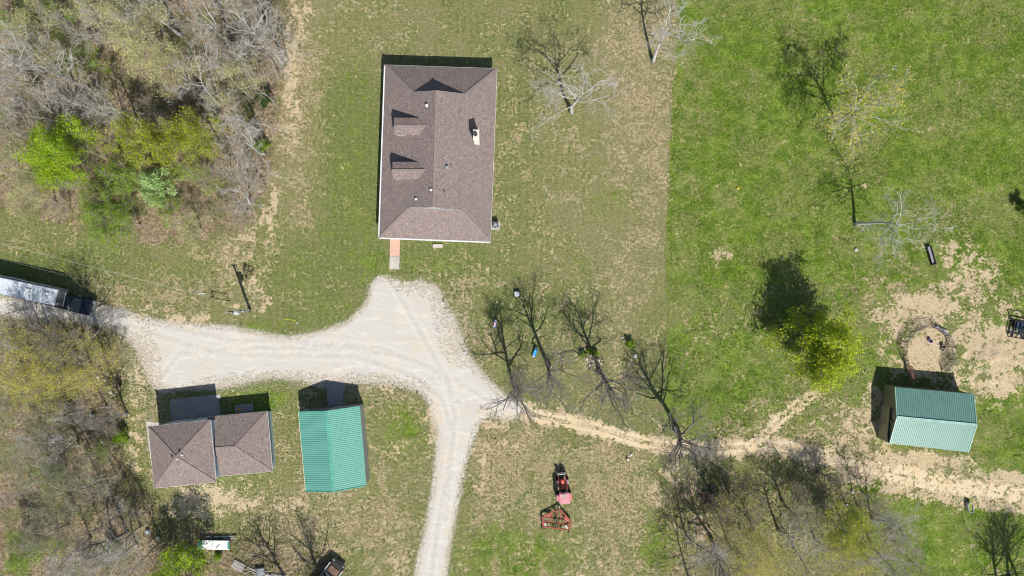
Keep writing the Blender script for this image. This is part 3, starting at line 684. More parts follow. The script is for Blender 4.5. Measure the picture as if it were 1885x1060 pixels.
def shed():
    k = 1 - 37 / HPX
    e = dict(NW=(-392.9, 228.3), NE=(-280, 217.9), SE=(-268, 363.4), SW=(-379.5, 374.7))
    P = {n: rel(x * k, y * k, 37) for n, (x, y) in e.items()}
    kr = 1 - 54 / HPX; RN = rel(-341.8 * kr, 226.6 * kr, 54); RS = rel(-328.1 * kr, 375.2 * kr, 54)
    base = sum(P.values(), Vector()) / 4; off = (base.x, base.y, 0)
    t, w, al, ac = metal_building('shed', 'metal shed with teal ribbed gable roof and pale grey walls, right of the two-part garage', [P['NE'], P['SE'], P['SW'], P['NW']], RN, RS, M_TEAL, M_LSTEEL, off, 0.12, M_TEALT)
    # north end: half-open sliding doors and beams
    nrm = -al; p, q = w[3], w[0]
    c = (p + q) / 2
    MB().box(c + nrm * .12 + (q - p).normalized() * -1.3 + Vector((0, 0, 1.2)), (2.6, .06, 2.35), math.atan2((q - p).y, (q - p).x)).build('sliding_door', mat('dark_grey_steel', (0.13, 0.13, 0.14), None, 2, .5), t, off)
    MB().box(c + nrm * .16 + Vector((0, 0, 2.45)), (5.6, .1, .12), math.atan2((q - p).y, (q - p).x)).build('door_track', M_STEEL, t, off)
    MB().beam(P['NW'] + Vector((-.03, 0, -.08)), P['SW'] + Vector((-.03, 0, -.08)), 0.1, 0.1).build('gutter', mat('cream_gutter', (0.62, 0.60, 0.42), None, 2, .5), t, off)
shed()

def barn():
    k = 1 - 38 / HPX; kr = 1 - 53 / HPX
    P = dict(NW=(704.8, 182.3), NE=(849.4, 195.2), SE=(839.1, 302.1), SW=(694.9, 286.2))
    P = {n: rel(x * k, y * k, 38) for n, (x, y) in P.items()}
    RW, RE = rel(708.4 * kr, 237.7 * kr, 53), rel(855.3 * kr, 252 * kr, 53)
    base = sum(P.values(), Vector()) / 4; off = (base.x, base.y, 0)
    t, w, al, ac = metal_building('barn', 'green-roofed metal barn with olive walls and sliding door beside the round pen', [P['NW'], P['NE'], P['SE'], P['SW']], RW, RE, M_TEAL2, M_OLIVE, off, 0.05, M_PALET)
    nrm = -al; p, q = Vector(w[0]), Vector(w[3]); L = (q - p).length; d = (q - p).normalized(); rz = math.atan2(d.y, d.x)
    for i, (a, b) in enumerate(((0.37, 0.675), (0.68, 0.985))):
        c = p + d * L * (a + b) / 2 + nrm * (.10 + .04 * i) + Vector((0, 0, 1.12))
        m = MB().box(c, ((b - a) * L, .05, 2.2), rz)
        for s in range(int((b - a) * L / .24)): m.box(c + d * (-(b - a) * L / 2 + .12 + s * .24) + nrm * .03, (.04, .03, 2.15), rz)
        dr = m.build('sliding_door', mat('tan_steel_door', (0.36, 0.34, 0.24), (0.32, .30, .21), 1.2, .55), t, off)
        MB().box(c + nrm * .07 + d * ((b - a) * L * .42), (.05, .06, .3), rz).build('handle', M_DSTEEL, dr, off)
    MB().box(p + d * L * .68 + nrm * .2 + Vector((0, 0, 2.3)), (L * .63, .12, .14), rz).build('door_track', mat('dark_green_track', (0.03, 0.07, 0.06), None, 2, .4), t, off)
    MB().box(p + d * L * .6 + nrm * .2 + Vector((0, 0, 2.75)), (.2, .3, .12), rz).build('wall_light', M_DSTEEL, t, off)
barn()

# ------------------------------------------------------------------ slabs, walk, step, conditioner
def flat(name, label, cat, pts, z, m, kind=None, z0=-0.02, group=None):
    P = [W(x, y) for x, y in pts]; c = sum(P, Vector()) / len(P)
    a = sum(P[i].x * P[(i + 1) % len(P)].y - P[(i + 1) % len(P)].x * P[i].y for i in range(len(P)))
    if a < 0: P = P[::-1]
    o = MB().prism([(p.x - c.x, p.y - c.y) for p in P], z0, z).build(name, m)
    o.location = (c.x, c.y, 0); return tag(o, label, cat, group, kind)
t = thing('front_walk', 'narrow walk of salmon brick and pale concrete leading south from the house', 'walkway', W(727, 466))
off = tuple(W(727, 466))
def prism_px(pts, z0, z1):
    P = [W(x, y) for x, y in pts]; return MB().prism([(p.x, p.y) for p in P][::-1], z0, z1)
prism_px([(718.2, 436), (736.5, 436), (735.8, 471.5), (717.8, 471.5)], 0, .09).build('brick_paving', M_BRICKP, t, off)
prism_px([(717.6, 471.9), (735.7, 471.9), (735, 496), (716.8, 495.2)], 0, .08).build('concrete_slab', M_CONC, t, off)
br = MB()
for i in range(14): br.beam(W(718, 440 + i * 2.3, 1.4), W(736, 440 + i * 2.3, 1.4), .012, .008)
br.build('mortar_joint', mat('mortar', (0.45, 0.33, 0.27), None, 3, .9), t, off)
flat('doorstep', 'short concrete step on the grass along the south side of the house', 'step', [(797, 449.5), (815, 449.5), (815, 456.5), (797, 456)], .2, M_CONC)
flat('garage_apron', 'shaded square of dark concrete in front of the garage doors', 'concrete slab', [(313, 735), (401, 726), (408, 767), (400, 774), (315, 782)], .05, M_CONCD)
flat('apron_corner', 'small pale concrete corner beside the shaded garage slab', 'concrete slab', [(401.5, 726), (405.5, 725.5), (406.5, 734.5), (402.5, 735)], .06, M_CONC)
flat('wing_slab', 'small shaded concrete slab outside the low wing of the garage', 'concrete slab', [(432, 746), (466, 741.8), (468, 756), (433.5, 760)], .05, M_CONCD)
flat('edge_strip', 'pale concrete strip along the west wall of the garage', 'concrete strip', [(269, 775), (296, 778), (297, 783), (277, 785), (286, 855), (279, 856)], .05, M_CONC)
flat('shed_floor', 'shaded strip of concrete before the north end of the teal-roofed shed', 'concrete slab', [(600, 703), (634, 703), (630, 745), (604, 747)], .04, M_CONCD)

t = thing('air_conditioner', 'grey air conditioning unit on a pale slab at the southeast corner of the house', 'air conditioner', W(911.5, 413.5)); off = tuple(W(911.5, 413.5))
prism_px([(904, 407), (920, 407.5), (919.5, 423), (904, 422.5)], 0, .1).build('slab', M_CONC, t, off)
c = W(912.5, 415)
MB().box((c.x, c.y, .5), (.78, .78, .8), bev=.08).build('casing', M_STEEL, t, off)
f = MB().lathe((c.x, c.y, .89), [(.36, 0), (.36, .05), (.31, .06)], 20).build('fan_guard', M_DSTEEL, t, off)
b = MB()
for k in range(4): a = k * PI / 2 + .4; b.box((c.x + .15 * math.cos(a), c.y + .15 * math.sin(a), .965), (.26, .12, .015), a)
b.build('fan_blade', mat('pale_blue_metal', (.45, .55, .6), None, 3, .4), f, off)

# ------------------------------------------------------------------ wheels
def wheel(root, c, r, w, axis='y', rim=M_STEEL):
    t = MB().lathe(c, [(r * .6, -w / 2), (r * .93, -w / 2), (r, -w * .32), (r, w * .32), (r * .93, w / 2), (r * .6, w / 2)], 20, axis=axis)
    o = t.build('tyre', M_RUBBER, root)
    MB().lathe(c, [(r * .2, -w * .46), (r * .58, -w * .4), (r * .58, w * .4), (r * .2, w * .46)], 12, axis=axis).build('rim', rim, o)
    return o
# pickup, x forward
def pickup(label, loc, rz, body, length=5.8, rusty=False, name='pickup_truck'):
    t = thing(name, label, 'pickup truck', loc, rz); L = length; w = 1.95
    b = MB()
    prof = [(-L/2, .45), (-L/2, 1.12), (-L/2 + .02, 1.2), (L/2 - 2.0, 1.2), (L/2 - 1.95, 1.14), (L/2 - .35, 1.08), (L/2 - .05, .98), (L/2, .8), (L/2, .42)]
    # side walls with an open bed
    for s in (-1, 1): b.side_prism([(-L/2, .45), (-L/2, 1.2), (-L/2 + 2.05, 1.2), (-L/2 + 2.05, .45)], s * (w/2 - .14) if s < 0 else s * (w/2 - .14), s * w/2)
    b.box((-L/2 + 1.03, 0, .62), (2.0, w - .2, .06))
    b.box((-L/2 + .04, 0, .85), (.08, w - .3, .7))
    b.side_prism([(-L/2 + 2.05, .42), (-L/2 + 2.05, 1.2), (L/2 - 1.75, 1.16), (L/2 - .4, 1.08), (L/2 - .08, .98), (L/2, .8), (L/2, .42)], -w/2 + .02, w/2 - .02)
    bo = b.build('body', body, t, bevel=.05)
    cab = MB(); x0, x1 = -L/2 + 2.05, L/2 - 1.25
    lo = [(x0, -w/2 + .06, 1.17), (x1, -w/2 + .06, 1.15), (x1, w/2 - .06, 1.15), (x0, w/2 - .06, 1.17)]
    hi = [(x0 + .25, -w/2 + .25, 1.80), (x1 - .72, -w/2 + .25, 1.80), (x1 - .72, w/2 - .25, 1.80), (x0 + .25, w/2 - .25, 1.80)]
    cab.add(lo + hi, [(0, 1, 5, 4), (1, 2, 6, 5), (2, 3, 7, 6), (3, 0, 4, 7)]); cab.build('windows', M_GLASS, t)
    rf = MB(); rf.box(((hi[0][0] + hi[1][0]) / 2, 0, 1.82), (hi[1][0] - hi[0][0] + .08, hi[2][1] - hi[1][1] + .08, .08), bev=.03)
    for i in range(4): rf.beam(lo[i], hi[i], .09)
    for s in (-1, 1): rf.beam(((lo[0][0] + lo[1][0]) / 2, s * (w/2 - .06), 1.17), ((hi[0][0] + hi[1][0]) / 2, s * (w/2 - .25), 1.8), .08)
    rf.build('cab_roof', body, t, bevel=.02)
    for s in (-1, 1):
        for x in (-L/2 + 1.1, L/2 - .95): wheel(t, (x, s * (w/2 - .12), .38), .38, .26)
        MB().box((x1 - .35, s * (w/2 + .14), 1.2), (.16, .22, .18), bev=.03).build('mirror', M_STEEL if not rusty else M_BLACK, t)
        MB().box((L/2 - .03, s * .72, .82), (.08, .32, .16)).build('headlight', M_WHITE, t)
        MB().box((-L/2 - .01, s * (w/2 - .1), .95), (.05, .14, .3)).build('tail_light', M_RED, t)
    MB().box((L/2 + .03, 0, .55), (.14, w - .1, .2), bev=.04).build('bumper', M_STEEL, t)
    MB().box((L/2 - .02, 0, .82), (.06, 1.0, .24)).build('grille', M_DSTEEL, t)
    hd = MB().box((L/2 - 1.05, 0, 1.135), (.9, 1.1, .05), bev=.02); hd.build('hood_scoop', body, t)
    return t
M_NAVY = mat('dark_navy_paint', (0.012, 0.018, 0.032), (0.016, 0.022, 0.04), 2, 0.18, 0.2, 0.7)
ang = -math.atan2(17, 64)
pc = W(149, 558.5)
pickup('dark navy pickup truck hitched to the white gooseneck trailer under the roadside tree', (pc.x - .9, pc.y + .2, 0.02), ang, M_NAVY)
# gooseneck trailer, x forward
def trailer():
    a = -math.atan2(22, 103); c = W(55, 539); c = Vector((c.x * .972, c.y, 0))
    front = W(103.5, 548, 36); d = Vector((math.cos(a), math.sin(a), 0)); L = 9.6; w = 2.0; H = 2.4
    ctr = Vector((front.x, front.y, 0)) - d * (L / 2)
    t = thing('horse_trailer', 'long white gooseneck trailer parked on the drive and hitched to the dark pickup', 'trailer', (ctr.x, ctr.y, .02), a)
    body = MB(); body.box((0, 0, .45 + (H - .45) / 2), (L, w, H - .5), bev=.06); bo = body.build('body', mat('white_aluminium', (.62, .66, .70), (.5, .54, .58), 1.5, .4), t)
    MB().box((0, 0, H + .0), (L - .06, w - .10, .07), bev=.03).build('roof', mat('shade_dappled_roof', (.60, .65, .70), (.46, .53, .60), 1.1, .5), t)  # bluish grey mottle puts dappled tree shade into the white roof's colour
    for s in (-1, 1): MB().beam((-L/2, s * (w/2 - .03), H - .02), (L/2, s * (w/2 - .03), H - .02), .07, .1).build('roof_rail', M_STEEL, t)
    for x, y in ((.1, .15), (3.1, .2)):
        v = MB().box((L/2 - (3.4 if x < 1 else 1.1), y, H + .10), (.78, .62, .2), bev=.04, taper=.85).build('roof_vent', M_WHITE, t)
    MB().box((L/2 - 4.3, -.72, H + .05), (.6, .12, .04)).build('roof_hatch', M_WHITE, t)
    MB().tube([(-L/2 + .5, w/2 + .12, H - .25), (L/2 - .8, w/2 + .12, H - .25)], .10, 8).build('awning', M_STEEL, t)
    nose = MB(); nose.side_prism([(L/2, 1.25), (L/2, H - .06), (L/2 + .65, H - .5), (L/2 + .65, 1.25)], -w/2 + .04, w/2 - .04)
    nose.build('nose', mat('dark_grey_cap', (.07, .07, .07), (.11, .11, .11), 2, .5), t, bevel=.05)
    MB().box((L/2 + .67, 0, H - .52), (.05, w - .06, .06)).build('nose_trim', M_WHITE, t)
    MB().tube([(L/2 + .45, 0, 1.3), (L/2 + .45, 0, .7)], .07, 8).build('hitch', M_DSTEEL, t)
    for s in (-1, 1):
        for x in (-1.6, -.7): wheel(t, (x, s * (w/2 - .05), .36), .36, .24)
        MB().box((-1.15, s * (w/2 + .02), .8), (2.0, .3, .05)).build('fender', M_STEEL, t)
        for x in (-3.2, .6, 2.8): MB().box((x, s * (w/2 + .01), 1.75), (.7, .03, .4)).build('window', M_GLASS, t)
trailer()

# bottom-edge pickup with the white bed rails
def old_truck():
    c = W(604, 1062); a = R(53)
    t = pickup('old black and white pickup with rusty brown bed at the bottom edge beside bare trees', (c.x, c.y, 0), a, mat('dull_black_paint', (.03, .03, .033), (.06, .05, .05), 2, .5), 5.0, True)
    for s in (-1, 1): MB().beam((-2.5, s * .93, 1.24), (2.2, s * .93, 1.24), .09, .07).build('white_rail', M_WHITE, t)
    MB().box((1.45, 0, 1.19), (1.1, 1.35, .06), bev=.03).build('hood_patch', mat('brown_patch', (.22, .12, .09), (.14, .08, .06), 3, .8), t)
    MB().beam((.95, -.95, 1.26), (.95, .95, 1.26), .14, .06).build('white_bar', M_WHITE, t)
    MB().box((.2, 0, 1.875), (1.1, 1.3, .03)).build('roof_patch', MC['brown_patch'], t)
old_truck()

# ------------------------------------------------------------------ tractor and implement
def tractor():
    # nose points north (+x local forward)
    c = W(1036, 898); t = thing('tractor', 'red compact tractor with pink canopy and front loader forks on the dry grass', 'tractor', c, R(96))
    b = MB(); b.box((.75, 0, .98), (1.25, .5, .52), bev=.09); b.build('hood', mat('bright_red_paint', (.62, .07, .06), (.5, .05, .05), 3, .35), t, bevel=.02)
    MB().box((.75, 0, 1.26), (.9, .3, .05), bev=.02).build('hood_top', mat('salmon_red', (.68, .16, .12), None, 3, .5), t)
    MB().box((0, 0, .68), (3.0, .42, .32), bev=.04).build('chassis', M_BLACK, t)
    MB().box((-.25, 0, .9), (.7, 1.1, .06)).build('floor', M_BLACK, t)
    MB().box((.05, 0, 1.18), (.12, .5, .5), bev=.03).build('dashboard', M_BLACK, t)
    st = MB().box((-.72, 0, 1.02), (.42, .48, .14), bev=.04); st.box((-.93, 0, 1.28), (.12, .46, .46), bev=.04); st.build('seat', M_BLACK, t)
    MB().lathe((-.16, 0, 1.42), [(.2, 0), (.22, .02), (.2, .04), (.17, .02)], 16).build('steering_wheel', M_BLACK, t)
    MB().tube([(.55, .14, 1.2), (.55, .14, 1.85)], .04, 8).build('exhaust', M_DSTEEL, t)
    for s in (-1, 1):
        wheel(t, (-.75, s * .72, .62), .62, .36, rim=mat('white_rim', (.6, .6, .6), None, 2, .5))
        wheel(t, (1.15, s * .62, .38), .38, .26, rim=MC['white_rim'])
        MB().box((-.75, s * .72, 1.29), (.8, .38, .06), bev=.02).build('fender', M_FADED, t)
        MB().tube([(-1.12, s * .5, .9), (-1.12, s * .5, 2.2)], .035, 6).build('canopy_post', M_BLACK, t)
        MB().beam((.15, s * .47, 1.3), (1.3, s * .47, 1.12), .09, .14).beam((1.3, s * .47, 1.12), (2.15, s * .42, .5), .09, .14).build('loader_arm', mat('loader_red', (.55, .07, .12), None, 3, .4), t)
        MB().tube([(.5, s * .47, .9), (1.45, s * .47, .95)], .035, 6).build('loader_cylinder', M_STEEL, t)
        MB().box((.95, s * .66, .9), (.5, .14, .3), bev=.03).build('side_step', M_STEEL, t)
        MB().beam((2.2, s * .28, .18), (3.15, s * .28, .12), .09, .05).build('fork', mat('pale_fork_steel', (.55, .55, .5), None, 3, .5), t)
    MB().box((2.12, 0, .5), (.12, 1.1, .75)).box((2.1, 0, .95), (.14, 1.15, .1)).build('fork_frame', M_DSTEEL, t)
    MB().beam((1.9, -.5, .8), (1.9, .5, .8), .08).build('crossbar', mat('pale_teal_bar', (.4, .55, .5), None, 3, .5), t)
    cn = MB().box((-.62, 0, 2.24), (1.36, 1.28, .09), bev=.12); co = cn.build('canopy', mat('pink_canopy', (.62, .27, .30), (.50, .20, .23), 2.6, .6), t)
    MB().box((-.28, 0, 2.30), (.34, .4, .04)).build('hatch', mat('grey_hatch', (.35, .38, .36), None, 8, .6), co)
    MB().tube([(-1.1, -.45, .6), (-1.75, -.25, .45)], .04, 6).tube([(-1.1, .45, .6), (-1.75, .25, .45)], .04, 6).build('lift_arm', M_RED, t)
tractor()
def implement():
    c = W(1025, 958); t = thing('disc_harrow', 'orange-red triangular tillage implement hitched behind the red tractor', 'farm implement', c, 0)
    P = lambda x, y, h=8: W(x, y, h) - c
    A, L1, R1_, L2, R2_ = P(1029.5, 936), P(999, 951), P(1051, 959.5), P(1000, 969), P(1047, 975.5)
    f = MB()
    f.beam(A, L1, .16, .12).beam(A, R1_, .16, .12).beam(L1, L2, .22, .12).beam(R1_, R2_, .22, .12).beam(L2, R2_, .14, .12).beam(lerp(L1, L2, .4), lerp(R1_, R2_, .4), .12, .1)
    f.build('frame', M_RUST, t)
    for a, b in ((L1, lerp(A, L1, .5)), (R1_, lerp(A, R1_, .5))):
        n = MB(); q = lerp(a, b, 0); inner = Vector((A.x * .62 + a.x * .38, a.y - .15, a.z))
        n.add([a, b, inner, a - Vector((0, 0, .06)), b - Vector((0, 0, .06)), inner - Vector((0, 0, .06))], [(0, 1, 2), (5, 4, 3), (0, 3, 4, 1), (1, 4, 5, 2), (2, 5, 3, 0)])
        n.build('corner_plate', mat('orange_plate', (.42, .11, .075), (.30, .09, .06), 4, .7), t)
    for (x0, y0, x1, y1) in ((1029, 938, 1009, 961), (1030, 938, 1041, 962), (1026, 942, 1025, 972), (1033, 942, 1029, 970)):
        MB().beam(P(x0, y0, 12), P(x1, y1, 9), .07, .07).build('brace', M_RUST, t)
    MB().beam(P(1008, 960, 7), P(1042, 964, 7), .12, .12).build('axle', M_BLACK, t)
    MB().tube([P(1025, 945, 10), P(1025.5, 966, 10)], .09, 8).build('gearbox_shaft', M_DSTEEL, t)
    for x, y in ((1004, 966), (1042, 968.5), (1044, 971.5)):
        MB().box(P(x, y, 11), (.2, .18, .1)).build('bearing_cap', M_WHITE, t)
    for k in range(5):
        x = 1014 + k * 4.6
        MB().lathe(tuple(P(x, 972 + k * .5, 3.5)), [(.06, -.03), (.26, 0), (.06, .03)], 14, axis='x').build('disc', M_DSTEEL, t)
    for x, y in ((998, 970.5), (1047, 978)):
        wheel(t, tuple(P(x, y, 3.4)), .22, .12, 'x')
    MB().beam(P(1029.5, 937, 9), P(1030.5, 931, 8), .12, .08).build('drawbar', mat('pale_drawbar', (.5, .5, .45), None, 3, .5), t)
implement()

# ------------------------------------------------------------------ utility pole, guy wire
def pole():
    c = W(460.5, 571.5); t = thing('utility_pole', 'wooden utility pole with transformer at the grass edge above the gravel drive', 'utility pole', c)
    H = 99 / 15
    MB().tube([(0, 0, 0), (0, 0, H)], [.17, .12], 10).build('post', mat('pole_wood', (.17, .14, .12), (.11, .09, .08), 4, .9), t)
    MB().lathe((.40, -.08, 4.6), [(.12, 0), (.27, .05), (.28, .75), (.22, .83), (.1, .88)], 16).build('transformer', mat('pale_grey_paint', (.58, .6, .62), None, 3, .4), t)
    MB().beam((0, 0, 4.9), (.3, -.06, 4.9), .08).build('bracket', M_STEEL, t)
    MB().box((.1, .1, .95), (.12, .22, .5)).box((.14, 0, 1.6), (.12, .2, .3)).build('meter_box', mat('meter_grey', (.5, .52, .54), None, 3, .5), t)
    MB().tube([(.14, .05, 0), (.14, .05, 5.5)], .035, 6).build('conduit', M_STEEL, t)
    arm = MB().tube([(0, 0, 4.7), (.5, .05, 4.95), (.95, .1, 4.95)], .03, 6).build('lamp_arm', M_STEEL, t)
    MB().lathe((1.0, .1, 4.72), [(.16, 0), (.17, .12), (.12, .24), (.05, .3)], 12).build('lamp_head', M_STEEL, arm)
    MB().beam((-.35, .05, H - .2), (.35, -.05, H - .2), .09, .09).build('crossarm', M_WOOD, t)
    for x in (-.32, 0, .32): MB().lathe((x, 0, H - .14 if x else H), [(.05, 0), (.05, .1), (.03, .16)], 8).build('insulator', M_WHITE, t)
    a = W(545, 590); d = a - c
    MB().tube([(d.x, d.y, 0), (d.x * .02, d.y * .02, 6.0)], .012, 4).build('guy_wire', M_STEEL, t)
    MB().tube([(d.x, d.y, .02), (d.x * .81, d.y * .81, 6.0 * .19)], .035, 6).build('guy_guard', mat('yellow_plastic', (.80, .68, .02), None, 3, .5), t)
    MB().lathe((d.x + .15, d.y - .3, 0), [(.14, 0), (.12, .12), (.05, .16)], 8).build('anchor_cap', M_STEEL, t)
pole()

# ------------------------------------------------------------------ fences and frames
def brace_frame():
    A, B = W(393.3, 546.4), W(422.3, 553); t = thing('fence_brace', 'dark H-shaped timber fence brace standing alone left of the utility pole', 'fence brace', A)
    d = B - A; h = 1.0
    for p in (Vector(), d): MB().tube([p, p + Vector((0, 0, h))], .06, 8).build('post', M_DWOOD, t)
    MB().tube([Vector((0, 0, h - .08)), d + Vector((0, 0, h - .08))], .045, 6).build('rail', M_DWOOD, t)
    MB().tube([Vector((0, 0, h - .1)), d + Vector((0, 0, .12))], .02, 5).build('brace_wire', M_DSTEEL, t)
brace_frame()
def saw_frame():
    c = W(459, 499); t = thing('sawhorse', 'small dark timber frame standing on the bare patch north of the utility pole', 'frame', c, R(-18))
    for y in (-.32, .32): MB().beam((-.55, y, .45), (.55, y, .45), .08).build('rail', M_DWOOD, t)
    for x in (-.5, 0, .5):
        MB().beam((x, -.32, .45), (x, .32, .45), .07).build('crosspiece', M_DWOOD, t)
    for x in (-.5, .5):
        for y in (-.32, .32): MB().beam((x, y, 0), (x, y, .45), .07).build('leg', M_DWOOD, t)
    MB().lathe((-.55, .3, .42), [(.05, 0), (.17, .05), (.17, .12), (.05, .16)], 12).build('cap', M_BLACK, t)
saw_frame()
def fence(name, label, pts, h, posts, wires, pm, wm, cat='fence', pr=.03):
    P = [W(*p) for p in pts]; t = thing(name, label, cat, P[0]); o = P[0]
    for p in posts:
        q = W(*p) - o; MB().tube([q, q + Vector((0, 0, h + .1))], pr, 5).build('post', pm, t)
    for z in wires:
        MB().tube([p - o + Vector((0, 0, z)) for p in P], .009, 4).build('wire', wm, t)
    return t
M_WIRE = mat('bright_wire', (.6, .6, .58), None, 3, .4)
lineA = [(-30, 440), (97, 471), (178, 493), (247, 510), (316, 528), (390, 546)]
lineB = [(-30, 466), (0, 474), (102, 500), (143, 510), (183, 522), (240, 537)]
fence('wire_fence', 'thin wire fence crossing the grass from the left edge to the timber brace', lineA, 1.0, lineA, (.45, .95), M_STEEL, M_WIRE)
fence('wire_fence', 'thin wire fence nearest the trailer, running through the tree shadow', lineB, 1.0, lineB, (.9,), M_STEEL, M_WIRE)
lineC = [(1764, 838), (1762, 880), (1763, 930), (1775, 965), (1785, 1003), (1800, 1035), (1815, 1070)]
fence('tape_fence', 'pale tape fence running south from the barn past the oval water tank', lineC, .8, lineC, (.75,), mat('white_post', (.6, .62, .55), None, 3, .5), mat('pale_tape', (.55, .6, .45), None, 3, .6))
o = MB().tube([(-.45, 0, .05), (.45, .03, .05)], .05, 8).build('white_pipe', M_WHITE); o.location = W(372, 540.5); tag(o, 'short white pipe lying on the grass left of the timber brace', 'pipe')

def pen():
    cx, cy, r = 1702, 646, 46
    angs = [-48 + i * 263 / 9 for i in range(10)]
    desc = ['galvanised pen panel nearest the barn at the southeast end of the round pen', 'pen panel on the lower east side of the round pen', 'pen panel on the upper east side of the round pen, by the white sheeting', 'pen panel at the northeast of the round pen', 'pen panel just east of the northernmost point of the round pen', 'pen panel just west of the northernmost point of the round pen',
            'pen panel at the northwest of the round pen', 'pen panel on the upper west side of the round pen', 'pen panel on the lower west side of the round pen, facing the barn shadow']
    proto = None
    for i in range(9):
        a0, a1 = R(angs[i]), R(angs[i + 1]); p = W(cx + r * math.cos(a0), cy - r * math.sin(a0)); q = W(cx + r * math.cos(a1), cy - r * math.sin(a1))
        d = q - p; L = d.length
        if proto is None:
            t = thing('pen_panel', '', 'pen panel'); proto = t; h = 1.45
            for x in (.03, L / 2, L - .03): MB().tube([(x, 0, 0), (x, 0, h)], .028, 6).build('post', M_DSTEEL, t)
            for k in range(6): MB().tube([(.03, 0, .18 + k * .245), (L - .03, 0, .18 + k * .245)], .03, 6).build('rail', mat('pen_rail', (.09, .08, .075), (.16, .14, .12), 3, .6), t)
        else: t = copy_tree(proto)
        t.location = p; t.rotation_euler = (0, 0, math.atan2(d.y, d.x))
        tag(t, desc[i], 'pen panel', 'panels of the round pen')
pen()
def gate(label, px, py, rz, L, m, h=1.3, n=6):
    t = thing('gate', label, 'gate', W(px, py), rz)
    for x in (0, L): MB().tube([(x, 0, 0), (x, 0, h)], .035, 6).build('post', m, t)
    for k in range(n): MB().tube([(0, 0, .2 + k * (h - .25) / (n - 1)), (L, 0, .2 + k * (h - .25) / (n - 1))], .03, 6).build('rail', m, t)
gate('red pipe gate in the barn shadow north of the barn', 1672, 702, R(97), 2.0, mat('red_pipe', (.34, .16, .13), None, 3, .6))
gate('tan pipe gate slanting between the pen and the barn, in sun', 1734, 684, R(45), 2.3, mat('tan_pipe', (.42, .37, .24), None, 3, .6))
o = MB().box((0, 0, .22), (1.6, .04, .44)).box((0, .02, .45), (1.64, .07, .04)).build('metal_sheet', mat('white_sheet', (.46, .49, .51), None, 3, .5)); o.location = W(1731, 608); o.rotation_euler = (R(-25), 0, R(-26)); tag(o, 'white metal sheet leaning on the northeast rails of the round pen', 'sheet')

def bucket(label, px, py, m, r=.19, h=.32, cat='bucket'):
    t = thing('bucket', label, cat, W(px, py))
    MB().lathe((0, 0, 0), [(r * .78, 0), (r, h), (r * .92, h), (r * .74, .05)], 16).build('body', m, t)
    MB().lathe((0, 0, h - .02), [(r * 1.05, 0), (r * 1.05, .03), (r * .97, .03), (r * .97, 0)], 16).build('rim', m, t)
    MB().tube([(r, 0, h), (r * .8, .08, h + .06), (0, .14, h + .1), (-r * .8, .08, h + .06), (-r, 0, h)], .012, 5).build('handle', M_STEEL, t)
bucket('lilac plastic bucket standing inside the round pen', 1710.5, 627, mat('lilac_plastic', (.42, .32, .68), None, 3, .5), .24, .36)
bucket('brown rubber tub inside the round pen, beside the white block', 1734, 637, mat('brown_rubber', (.26, .17, .13), None, 3, .7), .24, .36, 'tub')
bucket('white salt bucket just below the brown tub in the round pen', 1733, 643, M_WHITE, .2, .2)

def hay_rack():
    c = W(1872, 607); t = thing('hay_feeder', 'black steel livestock feeder with upright barred end at the right edge', 'feeder', c, R(-11))
    w, l, h = 1.9, 2.0, .75
    b = MB()
    for x in (-w/2, w/2): b.beam((x, -l/2, h), (x, l/2, h), .09)
    for y in (-l/2, l/2): b.beam((-w/2, y, h), (w/2, y, h), .12)
    b.build('top_frame', M_BLACK, t)
    fl = MB().box((0, .55, .4), (w, .8, .05)).box((-w/2 + .15, 0, .4), (.3, l, .05)).box((w/2 - .12, 0, .4), (.25, l, .05)); fl.build('tray', mat('blue_black_steel', (.02, .035, .07), (.03, .05, .09), 3, .4), t)
    for x in (-w/2, w/2):
        for y in (-l/2, l/2): MB().beam((x, y, 0), (x, y, h), .07).build('leg', M_BLACK, t)
    for a, bb in (((-.45, -l/2), (.35, .3)), ((.35, -l/2), (-.35, .3)), ((0, -.2), (0, .9)), ((-.5, -.1), (-.5, .9)), ((.5, -l/2), (.5, .9))):
        MB().beam((*a, .55), (*bb, .55), .10).build('bar', MC['blue_black_steel'], t)
    g = MB(); y = l/2 + .05; H = 1.6
    g.beam((-w/2, y, .2), (-w/2, y, H), .07).beam((w/2, y, .2), (w/2, y, H), .07).beam((-w/2, y, H), (w/2, y, H), .08); g.build('upright_frame', M_BLACK, t)
    for k in range(6): x = -w/2 + w * (k + 1) / 7; MB().beam((x, y, .6), (x + .1, y, H), .03).build('upright_bar', M_BLACK, t)
hay_rack()
